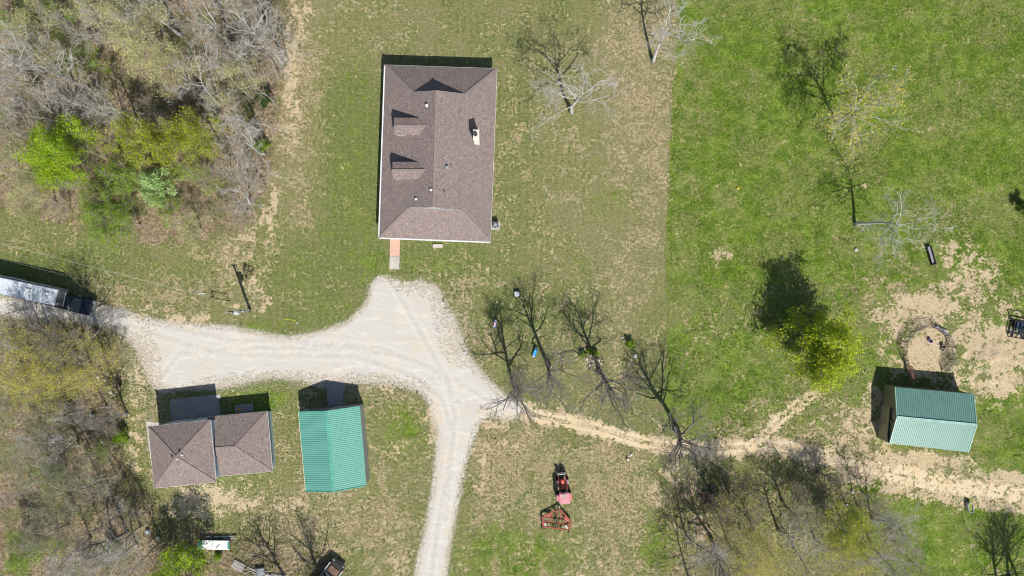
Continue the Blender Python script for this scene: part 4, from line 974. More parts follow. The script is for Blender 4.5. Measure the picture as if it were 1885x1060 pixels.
def trough():
    c = W(1711.5, 470); t = thing('feed_trough', 'long black feed trough on the grass north of the round pen', 'trough', c, R(106))
    L, w, h = 2.3, .52, .42
    b = MB(); n = 9
    for i in range(n - 1):
        a0, a1 = PI + PI * i / (n - 1), PI + PI * (i + 1) / (n - 1)
        p0, p1 = (w/2 * math.cos(a0), h + h * .8 * math.sin(a0)), (w/2 * math.cos(a1), h + h * .8 * math.sin(a1))
        q0, q1 = (p0[0] * .9, p0[1] + .03), (p1[0] * .9, p1[1] + .03)
        for s in (0,): b.add([(-L/2, p0[0], p0[1]), (L/2, p0[0], p0[1]), (L/2, p1[0], p1[1]), (-L/2, p1[0], p1[1]), (-L/2, q0[0], q0[1]), (L/2, q0[0], q0[1]), (L/2, q1[0], q1[1]), (-L/2, q1[0], q1[1])], [(0, 1, 2, 3), (7, 6, 5, 4)])
    for s in (-1, 1): b.box((0, s * w * .48, h), (L, .05, .05)); b.box((s * L/2, 0, h * .6), (.06, w, h))
    b.build('basin', mat('black_trough', (.03, .033, .04), (.05, .055, .065), 3, .5), t)
    MB().box((0, 0, .2), (L - .15, w * .62, .1)).build('feed', mat('grey_residue', (.20, .22, .25), (.30, .30, .30), 6, .8), t)
    for s in (-1, 1): MB().box((s * L * .42, 0, .09), (.1, w, .18)).build('leg', M_BLACK, t)
trough()
def tank():
    c = W(1781.5, 932); t = thing('water_tank', 'oval galvanised stock tank full of green water beside the tape fence', 'stock tank', c, R(6))
    def oval(r, l, n=28): return [(r * math.cos(2 * PI * k / n), r * math.sin(2 * PI * k / n) + (l if math.sin(2 * PI * k / n) >= 0 else -l)) for k in range(n)]
    o, i = oval(.31, .30), oval(.26, .30); n = 28; h = .6
    vs = [(x, y, 0) for x, y in o] + [(x, y, h) for x, y in o] + [(x, y, h) for x, y in i] + [(x, y, .3) for x, y in i]
    b = MB().add(vs, [tuple(range(n))[::-1]] + [(k + a * n, (k + 1) % n + a * n, (k + 1) % n + (a + 1) * n, k + (a + 1) * n) for a in range(3) for k in range(n)])
    b.build('basin', M_STEEL, t)
    MB().tube([(x, y, h) for x, y in o] + [(o[0][0], o[0][1], h)], .03, 6).build('rim', M_STEEL, t)
    MB().prism(i, .42, .48).build('water', mat('green_water', (.20, .26, .05), (.27, .32, .08), 3, .25, 0, .5), t)
tank()

def yard_things():
    t = thing('toy_table', 'small white square play table on the lawn, northernmost of the garden toys', 'play table', W(951.5, 541)); 
    MB().box((0, 0, .42), (.62, .62, .06), bev=.05).build('top', M_WHITE, t)
    for x in (-.3, .3):
        for y in (-.3, .3): MB().box((x, y, .22), (.14, .14, .44), bev=.03).build('leg', M_BLACK, t)
    MB().box((0, .38, .2), (.5, .12, .3), bev=.03).build('bench', M_BLACK, t)
    def slide(label, px, py, rz, m1, m2, L, w):
        t = thing('toy_slide', label, 'toy slide', W(px, py), rz)
        c = MB().add([(-L/2, -w/2, .12), (-L/2, w/2, .12), (L/2 - .25, w/2, .55), (L/2 - .25, -w/2, .55), (L/2, w/2, .55), (L/2, -w/2, .55)], [(0, 3, 2, 1), (3, 5, 4, 2)])
        for s in (-1, 1): c.beam((-L/2, s * w/2, .16), (L/2 - .25, s * w/2, .62), .05, .1)
        c.build('chute', m1, t)
        for s in (-1, 1): MB().beam((L/2, s * w/2, 0), (L/2 - .08, s * w/2, .8), .05).build('side_rail', m2, t)
        for k in range(3): MB().beam((L/2 + .02, -w/2, .15 + k * .17), (L/2 + .02, w/2, .15 + k * .17), .05).build('step', m2, t)
        MB().box((-L/2 - .04, 0, .08), (.14, w, .1), bev=.02).build('foot', m2, t)
    slide('pink and white toddler slide with a blue end on the lawn in tree shadow', 912, 595, R(80), mat('pink_plastic', (.66, .42, .55), (.72, .6, .68), 5, .5), mat('toy_blue', (.05, .25, .65), None, 3, .4), .85, .3)
    slide('bright blue toddler slide under the bare lawn trees', 985, 648, R(68), mat('bright_blue_plastic', (.06, .32, .72), (.05, .28, .65), 3, .35), M_WHITE, 1.05, .32)
    o = MB().lathe((0, 0, 0), [(.22, 0), (.24, .1), (.2, .16), (.12, .16), (.1, .02)], 16).build('planter', M_WHITE); o.location = W(1169.5, 655); tag(o, 'round white planter under the tree shadow right of the rock bed', 'planter')
    o = MB().box((0, 0, .1), (.22, .16, .2), bev=.04).build('stone_block', M_WHITE); o.location = W(1145, 621); tag(o, 'tiny white block on the lawn above the leafy bush', 'block')
    t = thing('bench', 'dark wooden bench on the stony ground left of the garage', 'bench', W(219.5, 704), R(-62))
    for y in (-.16, 0, .16): MB().box((0, y, .45), (1.1, .11, .05)).build('slat', M_DWOOD, t)
    for x in (-.42, .42): MB().box((x, 0, .22), (.08, .4, .43)).build('leg', M_DWOOD, t)
    for z in (.62, .78): MB().box((0, .26, z), (1.1, .04, .11)).build('backrest', M_DWOOD, t)
    for x in (-.5, .5): MB().beam((x, .24, .42), (x, .28, .85), .06).build('back_post', M_DWOOD, t)
    # orange cone-like ball by the garage wing
    o = MB().lathe((0, 0, 0), [(.12, 0), (.21, .1), (.23, .2), (.2, .3), (.08, .36)], 14).build('pumpkin_pot', mat('orange_clay', (.62, .30, .05), None, 3, .6), smooth=True); o.location = W(441.5, 753); tag(o, 'round orange pot in the shade by the low garage wing', 'pot')
    for i, (px, py, s, lab) in enumerate(((1575, 460, .45, 'pale stump with dark hollow on the pasture below the white bare tree'), (1712, 411, .2, 'small white stone on the pasture left of the feed trough'))):
        o = MB().lathe((0, 0, 0), [(s * .5, 0), (s * .45, s * .5), (s * .25, s * .6)], 9).build('stump' if i == 0 else 'stone', M_CONC); o.location = W(px, py); tag(o, lab, 'stump' if i == 0 else 'stone')
yard_things()

# junk by the southern wood edge
def junk():
    c = W(401, 999); t = thing('covered_trailer', 'old white-topped flat trailer with green ends in the scrub south of the garage', 'trailer', c, R(-1))
    MB().box((.05, 0, .72), (3.3, 1.15, .10), bev=.04).build('cover', mat('white_tarp', (.75, .77, .74), (.64, .66, .63), 2, .6), t)
    MB().box((0, -.06, .5), (3.5, 1.12, .16)).build('bed', M_RUST, t)
    MB().box((-1.85, .0, .66), (.5, .95, .12)).build('end_box', mat('green_crate', (.03, .20, .13), (.05, .26, .17), 6, .6), t)
    MB().box((1.65, 0, .78), (.28, .9, .03)).build('green_mat', MC['green_crate'], t)
    MB().beam((-.35, .55, .79), (-.38, -.1, .79), .08, .02).build('strap', MC['green_crate'], t)
    MB().beam((.1, -.35, .79), (.55, .1, .79), .08, .02).build('strap', M_DSTEEL, t)
    for s in (-1, 1): wheel(t, (.4, s * .68, .28), .28, .18)
    g = 'gutters and pipes lying beside the old trailer'
    for i, (x0, y0, x1, y1, m, lab) in enumerate(((374, 989.5, 424, 988.5, M_STEEL, 'long grey pipe lying along the north side of the white-topped trailer'), (396, 987, 434, 986, M_WHITE, 'white gutter length lying north of the white-topped trailer'), (380, 986.5, 389, 986, mat('lilac_white', (.6, .6, .68), None, 3, .5), 'short pale offcut lying at the west end of the gutters'), (412, 990.5, 437, 988.5, M_STEEL, 'grey channel overlapping the east end of the white gutter'))):
        p, q = W(x0, y0), W(x1, y1); d = q - p
        o = MB().beam((0, 0, .06), (d.x, d.y, .10), .13, .08).beam((0, .05, .12), (d.x, d.y + .05, .16), .03, .05).build('gutter_length', m); o.location = p + Vector((0, 0, .02 + .09 * i)); tag(o, lab, 'pipe', g)
    def pallet(label, px, py, rz, m, n=7, z=0, L=1.5, w=1.0):
        t = thing('pallet', label, 'pallet', W(px, py) + Vector((0, 0, z)), rz)
        for k in range(n): MB().box((-L/2 + L * (k + .5) / n, 0, .3), (L / n * .55, w, .025)).build('board', m, t)
        for y in (-w/2 + .05, 0, w/2 - .05): MB().box((0, y, .22), (L, .08, .12)).build('runner', m, t)
        for y in (-w/2 + .05, 0, w/2 - .05):
            for x in (-L/2 + .1, L/2 - .1): MB().box((x, y, .08), (.12, .1, .16)).build('block', m, t)
    pallet('pale grey slatted pallet in the scrub at the bottom left', 440, 1040.5, R(-27), mat('grey_board', (.5, .48, .46), (.38, .36, .34), 5, .8), 8)
    pallet('large brown wooden pallet under the bare trees south of the dirt track', 1310, 915, R(-6), mat('brown_board', (.16, .09, .065), (.22, .13, .09), 5, .85), 12, 0, 2.6, 1.3)
    rnd = random.Random(5)
    t = thing('scrap_pile', 'heap of grey metal scrap at the bottom edge between pallet and old pickup', 'scrap heap', W(482, 1053))
    MB().box((-.1, .2, .3), (1.2, .9, .5), R(10), .05).build('metal_box', M_STEEL, t)
    for k in range(16):
        a = rnd.uniform(-.5, .5); x = rnd.uniform(-1.6, 1.4); y = rnd.uniform(-.5, .5); L = rnd.uniform(.5, 1.6)
        MB().beam((x - L/2 * math.cos(a), y - L/2 * math.sin(a), rnd.uniform(.1, .7)), (x + L/2 * math.cos(a), y + L/2 * math.sin(a), rnd.uniform(.1, .7)), .07, .03).build('bar', rnd.choice([M_STEEL, M_WHITE, M_DSTEEL, M_WOOD]), t)
    t = thing('lumber_stack', 'low stack of pale boards at the bottom edge right of the scrap heap', 'lumber', W(512, 1060))
    for k in range(5): MB().beam((-1.1, -.3 + k * .14, .1 + .02 * k), (1.1, -.45 + k * .14, .1 + .02 * k), .1, .05).build('board', mat('pale_board', (.42, .42, .42), None, 3, .8), t)
    items = [(274, 977, .5, 'bluish plastic tub in the tree shadow at the wood edge', (.35, .45, .55)), (343, 1007, .32, 'white paint bucket in the scrub, upper one of the pair', (.7, .7, .66)), (344, 1015, .38, 'round pale drum lid in the scrub, lower one of the pair', (.62, .6, .55)), (292, 989, .4, 'whitish crumpled bag in the dark tree shadow', (.6, .6, .6)), (172, 764, .5, 'grey-blue barrel beside the leaning trunk in the left wood', (.38, .46, .50)), (190, 813, .35, 'small white box in the wood left of the garage', (.72, .72, .7)), (1162, 836, .25, 'upper white pail on the grass below the dirt track', (.7, .7, .72)), (1155, 845, .28, 'lower white pail on the grass below the dirt track', (.66, .68, .72)), (1568, 905, .3, 'white plastic jug at the end of the wood shadow by the track', (.75, .78, .8)), (1558, 928, .22, 'small white bottle in the wood shadow by the track', (.7, .72, .75))]
    for i, (px, py, s, lab, c) in enumerate(items):
        m = mat('junk_tone_%s' % 'abcdefghij'[i], c, None, 4, .6)
        o = MB().lathe((0, 0, 0), [(s * .42, 0), (s * .5, s * .3), (s * .5, s * .8), (s * .4, s * .95), (s * .18, s)], 12).build(['tub', 'bucket', 'drum_lid', 'bag', 'barrel', 'box', 'pail', 'pail', 'jug', 'bottle'][i], m, smooth=False)
        o.location = W(px, py); tag(o, lab, ['tub', 'bucket', 'lid', 'bag', 'barrel', 'box', 'pail', 'pail', 'jug', 'bottle'][i])
junk()

def rocks():
    rnd = random.Random(11)
    spots = [(1077, 642, .28), (1075, 652, .35), (1080, 660, .5), (1083, 665, .42), (1087, 655, .35), (1091, 664, .45), (1086, 672, .5), (1092, 671, .35), (1102, 662, .5), (1106, 668, .42), (1103, 673, .38), (1108, 663, .3), (1088, 679, .28), (1095, 676, .28), (1078, 668, .25), (1104, 679, .3),
             (181, 694, .5), (193, 699, .45), (204, 722, .5), (211, 727, .42), (198, 689, .35)]
    names = ['northernmost', 'western', 'large pale', 'rounded', 'small upper', 'central', 'broad lower', 'narrow middle', 'large eastern', 'outer eastern', 'inner eastern', 'upper eastern', 'low southern', 'small southern', 'small western', 'southeastern']
    for i, (px, py, s) in enumerate(spots):
        mb = MB(); n = 9; rings = [(0, 1), (.35, 1.05), (.7, .75), (.85, .3)]; vs = []
        for z, r in rings:
            for k in range(n):
                a = 2 * PI * k / n; q = r * s * rnd.uniform(.38, .58); vs.append((q * math.cos(a), q * math.sin(a) * .8, z * s * .55))
        fs = [(j * n + k, j * n + (k + 1) % n, (j + 1) * n + (k + 1) % n, (j + 1) * n + k) for j in range(3) for k in range(n)] + [tuple(3 * n + k for k in range(n))]
        o = mb.add(vs, fs).build('rock', mat('pale_limestone', (.62, .52, .44), (.46, .38, .32), 4, .9, bump=.4)); o.location = W(px, py); o.rotation_euler = (0, 0, rnd.uniform(0, 6))
        if i < 16: tag(o, '%s pale stone of the rock bed at the foot of the lawn tree' % names[i], 'rock', 'stones of the rock bed')
        else: tag(o, '%s pale rock on the stony ground %s the dark bench' % ([ 'uppermost left', 'second', 'lower', 'lowest', 'uppermost right'][i - 16], 'near' ), 'rock', 'rocks around the bench')
rocks()

# ------------------------------------------------------------------ trees
M_BARKW = bark_mat('pale_bark', (0.54, 0.53, 0.50), (0.34, 0.33, 0.31))
M_BARKG = bark_mat('grey_bark', (0.38, 0.355, 0.31), (0.25, 0.23, 0.20))
M_BARKD = bark_mat('dark_bark', (0.13, 0.12, 0.11), (0.26, 0.245, 0.225))
M_TWIG = bark_mat('grey_twigs', (0.28, 0.25, 0.205), (0.38, 0.35, 0.29))
M_TWIGD = bark_mat('dark_twigs', (0.15, 0.135, 0.12), (0.24, 0.22, 0.195))
M_TWIGW = bark_mat('pale_twigs', (0.52, 0.50, 0.46), (0.34, 0.32, 0.30))
M_TWIGB = bark_mat('brown_twigs', (0.24, 0.185, 0.14), (0.33, 0.27, 0.21))
M_LIME = leaf_mat('lime_leaves', (0.34, 0.50, 0.02), (0.52, 0.66, 0.035), (0.24, 0.40, 0.015))
M_OLIVE_L = leaf_mat('olive_lime_leaves', (0.36, 0.42, 0.02), (0.52, 0.56, 0.05), (0.22, 0.30, 0.02))
M_ROUND = leaf_mat('yellow_green_leaves', (0.40, 0.49, 0.03), (0.58, 0.66, 0.06), (0.30, 0.40, 0.02))
M_YEL = leaf_mat('yellow_buds', (0.56, 0.52, 0.10), (0.76, 0.68, 0.17), (0.44, 0.44, 0.08))
M_PALEY = leaf_mat('pale_yellow_buds', (0.58, 0.58, 0.25), (0.74, 0.70, 0.34), (0.46, 0.48, 0.20))
M_GREEN = leaf_mat('spring_green_leaves', (0.25, 0.40, 0.03), (0.38, 0.54, 0.05), (0.17, 0.29, 0.02))
M_GREY_L = leaf_mat('grey_green_buds', (0.30, 0.36, 0.15), (0.42, 0.45, 0.20), (0.22, 0.27, 0.10))
M_MINT = leaf_mat('mint_blossom', (0.42, 0.58, 0.22), (0.52, 0.68, 0.32), (0.36, 0.52, 0.18))
M_DARKL = leaf_mat('dark_green_leaves', (0.05, 0.12, 0.015), (0.09, 0.17, 0.025), (0.04, 0.09, 0.01))

def grow(seed, H=12.0, clear=.34, spread=.34, limbs=8, sub=(6, 5, 5), twist=.22, up=.25, trunk_r=.24, twig_r=.016, lean=(0, 0), droop=0.0, leader=.64, tl=.12):
    """returns trunk mesh, twig mesh, list of twig end points"""
    rnd = random.Random(seed); tm = MB(); wm = MB(); ends = []
    def rv(s): return Vector((rnd.gauss(0, s), rnd.gauss(0, s), rnd.gauss(0, s)))
    def branch(p, d, L, r, lev):
        n = (7, 6, 5, 4, 3)[lev]; pts = [p.copy()]; rad = [r]; dirs = [d.copy()]
        cur = p.copy(); dd = d.copy()
        for i in range(n):
            dd = dd + rv(twist * (1, 1, 1.1, 1.1, 1)[lev] * (.35 if lev == 0 else 1)) + Vector((0, 0, (up if lev in (1, 2) else up * .5) * .18 - droop * .1 * (lev > 1)))
            if lev == 0: dd = dd + Vector((lean[0], lean[1], .3)) * .15
            dd.normalize(); cur = cur + dd * (L / n); pts.append(cur.copy()); dirs.append(dd.copy())
            rad.append(r * (1 - (i + 1) / n * (.62 if lev == 0 else .72)))
        if cur.z < .4: return
        if lev == 0: tm.tube(pts, [r * 1.5] + rad[1:], 8)
        elif lev <= 1: tm.tube(pts, rad, 5, False)
        elif lev == 2: tm.tube(pts, rad, 4, False)
        else: wm.tube(pts, rad, 3, False)
        if lev == 4 or (lev == 3): ends.append((pts[-1], lev))
        if lev == 4: ends.append((pts[1], lev)); return
        cnt = limbs if lev == 0 else sub[lev - 1]
        for k in range(cnt):
            if lev == 0: t = clear / leader + (1 - clear / leader) * (k + rnd.uniform(.1, .9)) / cnt
            else: t = .25 + .72 * (k + rnd.random()) / cnt
            t = min(t, .99); f = t * n; i = int(f); q = pts[i].lerp(pts[i + 1], f - i); bd = dirs[min(i + 1, n)]
            if lev == 0:
                a = k * 2.399 + rnd.uniform(-.4, .4); tilt = R(rnd.uniform(46, 70)) * (1 - .68 * (k / cnt) ** 1.2)
                nd = Vector((math.sin(tilt) * math.cos(a), math.sin(tilt) * math.sin(a), math.cos(tilt)))
                nl = H * spread * (1.22 - tl * k / cnt) * rnd.uniform(.8, 1.15); nr = max(rad[i] * rnd.uniform(.45, .66), .05)
            else:
                s = bd.cross(rv(1)); s = s.normalized() if s.length > 1e-5 else Vector((1, 0, 0)); an = R(rnd.uniform(28, 62))
                nd = bd * math.cos(an) + s * math.sin(an)
                nl = L * rnd.uniform(.42, .68) * (1.1 - .5 * t); nr = max(rad[i] * .55, twig_r)
                if lev == 1: nl = max(nl, H * .09)
                if lev >= 2: nl = max(nl, H * .045)
            branch(q, nd, nl, nr, lev + 1)
    branch(Vector((0, 0, -.1)), Vector((lean[0], lean[1], 1)).normalized(), H * leader, trunk_r, 0)
    return tm, wm, ends
def leaves(seed, ends, per, size, rad, frac=1.0):
    rs = np.random.RandomState(seed); E = np.array([tuple(e[0]) for e in ends])
    if frac < 1: E = E[rs.rand(len(E)) < frac]
    N = len(E) * per; C = np.repeat(E, per, 0) + rs.randn(N, 3) * rad * np.array([1, 1, .7])
    u = rs.randn(N, 3) + np.array([0, 0, 0]); u /= np.linalg.norm(u, axis=1, keepdims=True)
    v = np.cross(u, rs.randn(N, 3) + np.array([0, 0, .8])); v /= np.linalg.norm(v, axis=1, keepdims=True)
    s = size * (.6 + .8 * rs.rand(N, 1)); u *= s * .62; v *= s * .42
    V = np.stack([C - u, C - v * .9, C + u, C + v * .9], 1).reshape(-1, 3); V[:, 2] = np.maximum(V[:, 2], .1)
    return V, np.arange(N * 4).reshape(-1, 4)
PROTO = {}
def make_proto(key, name, gp, bark, twig, leaf=None, lp=None):
    tm, wm, ends = grow(**gp)
    t = thing(name, '', 'tree'); t['H'] = gp.get('H', 12.0)
    if leaf: tm.add(wm.v, wm.f)
    tm.build('trunk', bark, t, smooth=True)
    if leaf:
        V, F = leaves(gp['seed'] + 50, ends, *lp); cr = arr(V, F, 'crown', leaf, t)
    else: wm.build('crown', twig, t)
    PROTO[key] = [t, False]
make_proto('oakA', 'bare_oak_tree', dict(seed=3, clear=.24, spread=.41, limbs=13, sub=(6, 5, 3), trunk_r=.28, twist=.18, twig_r=.015, up=.45, leader=.78, tl=.75), M_BARKD, M_TWIGD)
make_proto('oakB', 'bare_oak_tree', dict(seed=8, clear=.26, spread=.43, limbs=12, sub=(6, 5, 3), trunk_r=.26, twist=.20, twig_r=.015, up=.45, leader=.74, tl=.6), M_BARKD, M_TWIGD)
make_proto('oakC', 'bare_oak_tree', dict(seed=21, clear=.30, spread=.42, limbs=10, sub=(6, 5, 3), trunk_r=.24, twist=.21, twig_r=.015, up=.45, leader=.76, tl=.6), M_BARKD, M_TWIGD)
make_proto('whiteA', 'white_barked_tree', dict(seed=5, clear=.40, spread=.39, limbs=8, sub=(6, 4, 4), trunk_r=.22, twist=.27, twig_r=.015), M_BARKW, M_TWIGW)
make_proto('whiteB', 'white_barked_tree', dict(seed=14, clear=.36, spread=.38, limbs=9, sub=(6, 4, 4), trunk_r=.23, twist=.29, twig_r=.015), M_BARKW, M_TWIGW)
make_proto('greyA', 'bare_woodland_tree', dict(seed=31, clear=.30, spread=.27, limbs=10, sub=(6, 4, 2), trunk_r=.15, up=.6, twig_r=.017, leader=.78), M_BARKG, M_TWIGW)
make_proto('greyB', 'bare_woodland_tree', dict(seed=37, clear=.28, spread=.30, limbs=9, sub=(6, 4, 2), trunk_r=.14, up=.5, twig_r=.018, leader=.74), M_BARKG, M_TWIG)
make_proto('brownA', 'brown_twigged_tree', dict(seed=41, H=8, clear=.12, spread=.34, limbs=8, sub=(5, 4, 3), trunk_r=.08, twig_r=.012), M_BARKG, M_TWIGB)
make_proto('lime', 'lime_leaved_tree', dict(seed=51, H=10, clear=.22, spread=.36, limbs=11, sub=(5, 5, 3), trunk_r=.18), M_BARKG, M_TWIG, M_LIME, (5, .17, .26))
make_proto('round', 'round_leafy_tree', dict(seed=55, H=9.3, clear=.08, spread=.38, limbs=22, sub=(6, 5, 3), trunk_r=.24, up=.0, twist=.13, leader=.62), M_BARKG, M_TWIG, M_ROUND, (4, .19, .27))
make_proto('olive', 'olive_leaved_tree', dict(seed=57, H=10.5, clear=.35, spread=.33, limbs=9, sub=(6, 5, 3), trunk_r=.16), M_BARKG, M_TWIG, M_OLIVE_L, (3, .16, .28))
make_proto('yellow', 'yellow_budding_tree', dict(seed=63, H=11, clear=.30, spread=.42, limbs=9, sub=(5, 4, 3), trunk_r=.15, twig_r=.013), M_BARKG, M_TWIG, M_YEL, (3, .125, .24))
make_proto('pale', 'pale_budding_tree', dict(seed=67, H=12, clear=.38, spread=.36, limbs=8, sub=(5, 4, 3), trunk_r=.15, twig_r=.013), M_BARKG, M_TWIG, M_PALEY, (3, .13, .26))
make_proto('green', 'green_leaved_tree', dict(seed=71, H=6.5, clear=.15, spread=.40, limbs=8, sub=(5, 4, 3), trunk_r=.08), M_BARKG, M_TWIGB, M_GREEN, (2, .14, .24))
make_proto('greyg', 'grey_green_budding_tree', dict(seed=77, H=11, clear=.32, spread=.35, limbs=9, sub=(5, 4, 3), trunk_r=.13, twig_r=.013), M_BARKG, M_TWIGW, M_GREY_L, (1, .14, .25))
make_proto('sparse', 'white_barked_tree', dict(seed=83, H=12, clear=.26, spread=.46, limbs=10, sub=(6, 5, 4), trunk_r=.22, twist=.22), M_BARKW, M_TWIGW, M_YEL, (1, .20, .25))
make_proto('shrub', 'leafy_shrub', dict(seed=91, H=2.4, clear=.05, spread=.42, limbs=10, sub=(5, 4, 2), trunk_r=.05, twig_r=.01), M_BARKG, M_TWIGB, M_GREEN, (4, .13, .13))
make_proto('mint', 'mint_leaved_tree', dict(seed=95, H=6, clear=.3, spread=.28, limbs=8, sub=(5, 4, 3), trunk_r=.1), M_BARKG, M_TWIG, M_MINT, (3, .2, .2))
make_proto('dark', 'dark_green_shrub', dict(seed=97, H=2.6, clear=.05, spread=.45, limbs=10, sub=(5, 4, 3), trunk_r=.06, twig_r=.012), M_BARKG, M_TWIGB, M_DARKL, (5, .14, .14))
CATS = {'shrub': 'shrub', 'dark': 'shrub'}
def place(key, px, py, hpx, label, rz=None, group=None, wide=1.0, lean=0.0, rnd=random.Random(99)):
    pr = PROTO[key]; o = pr[0] if not pr[1] else copy_tree(pr[0]); pr[1] = True
    H = pr[0]['H'] if 'H' in pr[0] else 12.0; s = hpx / 15 / H
    o.location = W(px, py); o.scale = (s * wide, s * wide, s)
    o.rotation_euler = (rnd.uniform(-.05, .05) + lean, rnd.uniform(-.05, .05), rz if rz is not None else rnd.uniform(0, 6.28))
    tag(o, label, CATS.get(key, 'tree'), group)
    return o
def crown_at(key, cx, cy, hpx, label, frac=.68, **kw):
    """tree whose crown centre is seen at cx,cy"""
    k = 1 - frac * hpx / HPX; return place(key, 942.5 + (cx - 942.5) * k, 530 + (cy - 530) * k, hpx, label, **kw)

# trees standing alone
place('whiteB', 1052, 207, 185, 'white-branched bare tree on the lawn right of the house', 1.2)
place('whiteA', 1202, 113, 165, 'white-branched bare tree at the pasture edge near the top of the photo', 4.4)
place('sparse', 1541, 226, 158, 'white-branched tree with scattered yellow buds in the bright green pasture', .4)
place('whiteA', 1574, 413, 172, 'bare white tree with long clean trunk in the middle of the pasture', 2.6, wide=1.0)
place('round', 1474, 646, 145, 'dense round yellow-green tree casting a solid dark shadow in the pasture', .3)
place('oakA', 950, 716, 168, 'large bare tree where the dirt track leaves the gravel yard', .7)
place('oakC', 1010, 672, 182, 'bare tree on the lawn beside the blue slide', 2.2)
place('oakB', 1103, 682, 180, 'bare tree rising from the stone rock bed on the lawn', 3.9)
place('oakA', 1244, 787, 190, 'wide bare tree just above the dirt track, right of the other lawn trees', 2.9, wide=1.0)
place('oakC', 183, 609, 162, 'large bare tree on the wood corner beside the front of the dark pickup', 3.6, wide=1.05)
# the wooded strip south of the track
E = 'trees of the wood south of the dirt track'
for key, px, py, h, lab, kw in (
    ('oakC', 1345, 924, 125, 'crooked bare tree whose forked shadow crosses the dirt track', {}), ('oakC', 1308, 908, 100, 'bare tree beside the large brown pallet', {}),
    ('greyA', 1263, 985, 150, 'tall bare tree at the west end of the wood south of the track', {}), ('oakB', 1309, 990, 150, 'spreading bare tree south of the brown pallet', {}),
    ('greyB', 1268, 1062, 160, 'bare tree at the bottom edge, westernmost of its wood', {}), ('greyB', 1438, 922, 110, 'slim bare tree whose shadow falls on the track edge, right of the crooked tree', {}),
    ('brownA', 1455, 880, 90, 'small brown-twigged tree touching the dirt track', {}), ('oakA', 1504, 868, 70, 'stubby dark forked tree on the verge of the dirt track', {}),
    ('greyA', 1578, 930, 110, 'slender bare tree whose shadow reaches the sandy track', {}), ('greyB', 1586, 905, 95, 'bare tree with fan-shaped shadow on the sandy track', {})):
    place(key, px, py, h, lab, group=E, **kw)
for key, cx, cy, h, lab in (
    ('yellow', 1375, 960, 120, 'yellow-budding tree just southeast of the brown pallet'), ('yellow', 1420, 1010, 135, 'yellow-budding tree in the middle of the wood south of the track'), ('yellow', 1375, 1045, 130, 'yellow-budding tree at the bottom edge left of the wood centre'),
    ('greyg', 1480, 960, 120, 'grey-green budding tree behind the stubby forked tree'), ('olive', 1560, 975, 130, 'olive-yellow leafing tree casting the dense shadow toward the track'), ('yellow', 1545, 1030, 140, 'yellow-budding tree at the bottom edge in the east half of the wood'),
    ('whiteA', 1650, 985, 120, 'white-limbed bare tree at the east end of the wood'), ('whiteB', 1610, 1035, 130, 'white-limbed bare tree at the bottom edge of the east wood'), ('greyB', 1500, 1045, 130, 'fine grey bare tree at the bottom edge of the wood centre'),
    
    ('whiteA', 1470, 1010, 130, 'white-limbed bare tree in the middle of the wood south of the track'), 
    ('greyB', 1655, 1045, 130, 'fine grey bare tree at the bottom edge of the east wood'),
    ('greyg', 1330, 1000, 120, 'grey-green budding tree in the west half of the wood south of the track'), ('brownA', 1690, 1040, 90, 'low brown tree at the southeast tip of the wood')):
    crown_at(key, cx, cy, h, lab, group=E)
for px, py, h, lab in ((1857, 1062, 140, 'bare tree at the bottom right whose shadow lies on the green'), (1885, 1085, 150, 'bare tree just past the bottom right corner'), (1838, 1105, 160, 'bare tree below the frame whose shadow falls near the tape fence')):
    place('oakB' if h != 150 else 'oakC', px, py, h, lab)
for px, py, h, lab, key in ((528, 1068, 150, 'bare tree at the bottom edge whose shadow spreads above the scrap heap', 'oakB'), (592, 1072, 150, 'bare tree at the bottom edge left of the old pickup', 'oakC'), (600, 1095, 140, 'bare tree below the old pickup at the bottom edge', 'greyA')): place(key, px, py, h, lab)
place('lime', 366, 1050, 135, 'bright green leafing tree at the bottom edge with broad dark shadow by the garage', 1.0, wide=1.15)
place('oakA', 235, 978, 130, 'bare tree left of the dark shadow near the garage corner', 2.0)

# woods: crowns read off the picture
NWG, SWG = 'trees of the upper-left wood', 'trees of the lower-left wood'
LOOK = {'lime': 'bright lime-green leafy tree', 'olive': 'olive-lime leafing tree', 'green': 'spring-green leafy small tree', 'mint': 'pale mint blossoming tree', 'pale': 'pale yellow budding tree', 'yellow': 'yellow budding tree', 'whiteA': 'white-limbed bare tree', 'whiteB': 'twisted white-limbed bare tree', 'greyA': 'slender grey bare tree', 'greyB': 'bushy grey bare tree', 'greyg': 'grey-green budding tree', 'brownA': 'low brown-twigged tree', 'dark': 'dark green shrub', 'shrub': 'fresh green shrub', 'oakC': 'dark bare tree'}
def wood(key, cx, cy, h, g):
    lab = '%s in the %s wood, crown %d%% across and %d%% down the photo' % (LOOK[key], 'upper-left' if g is NWG else 'lower-left', round(cx / 18.85), round(cy / 10.6))
    crown_at(key, cx, cy, h, lab, group=g)
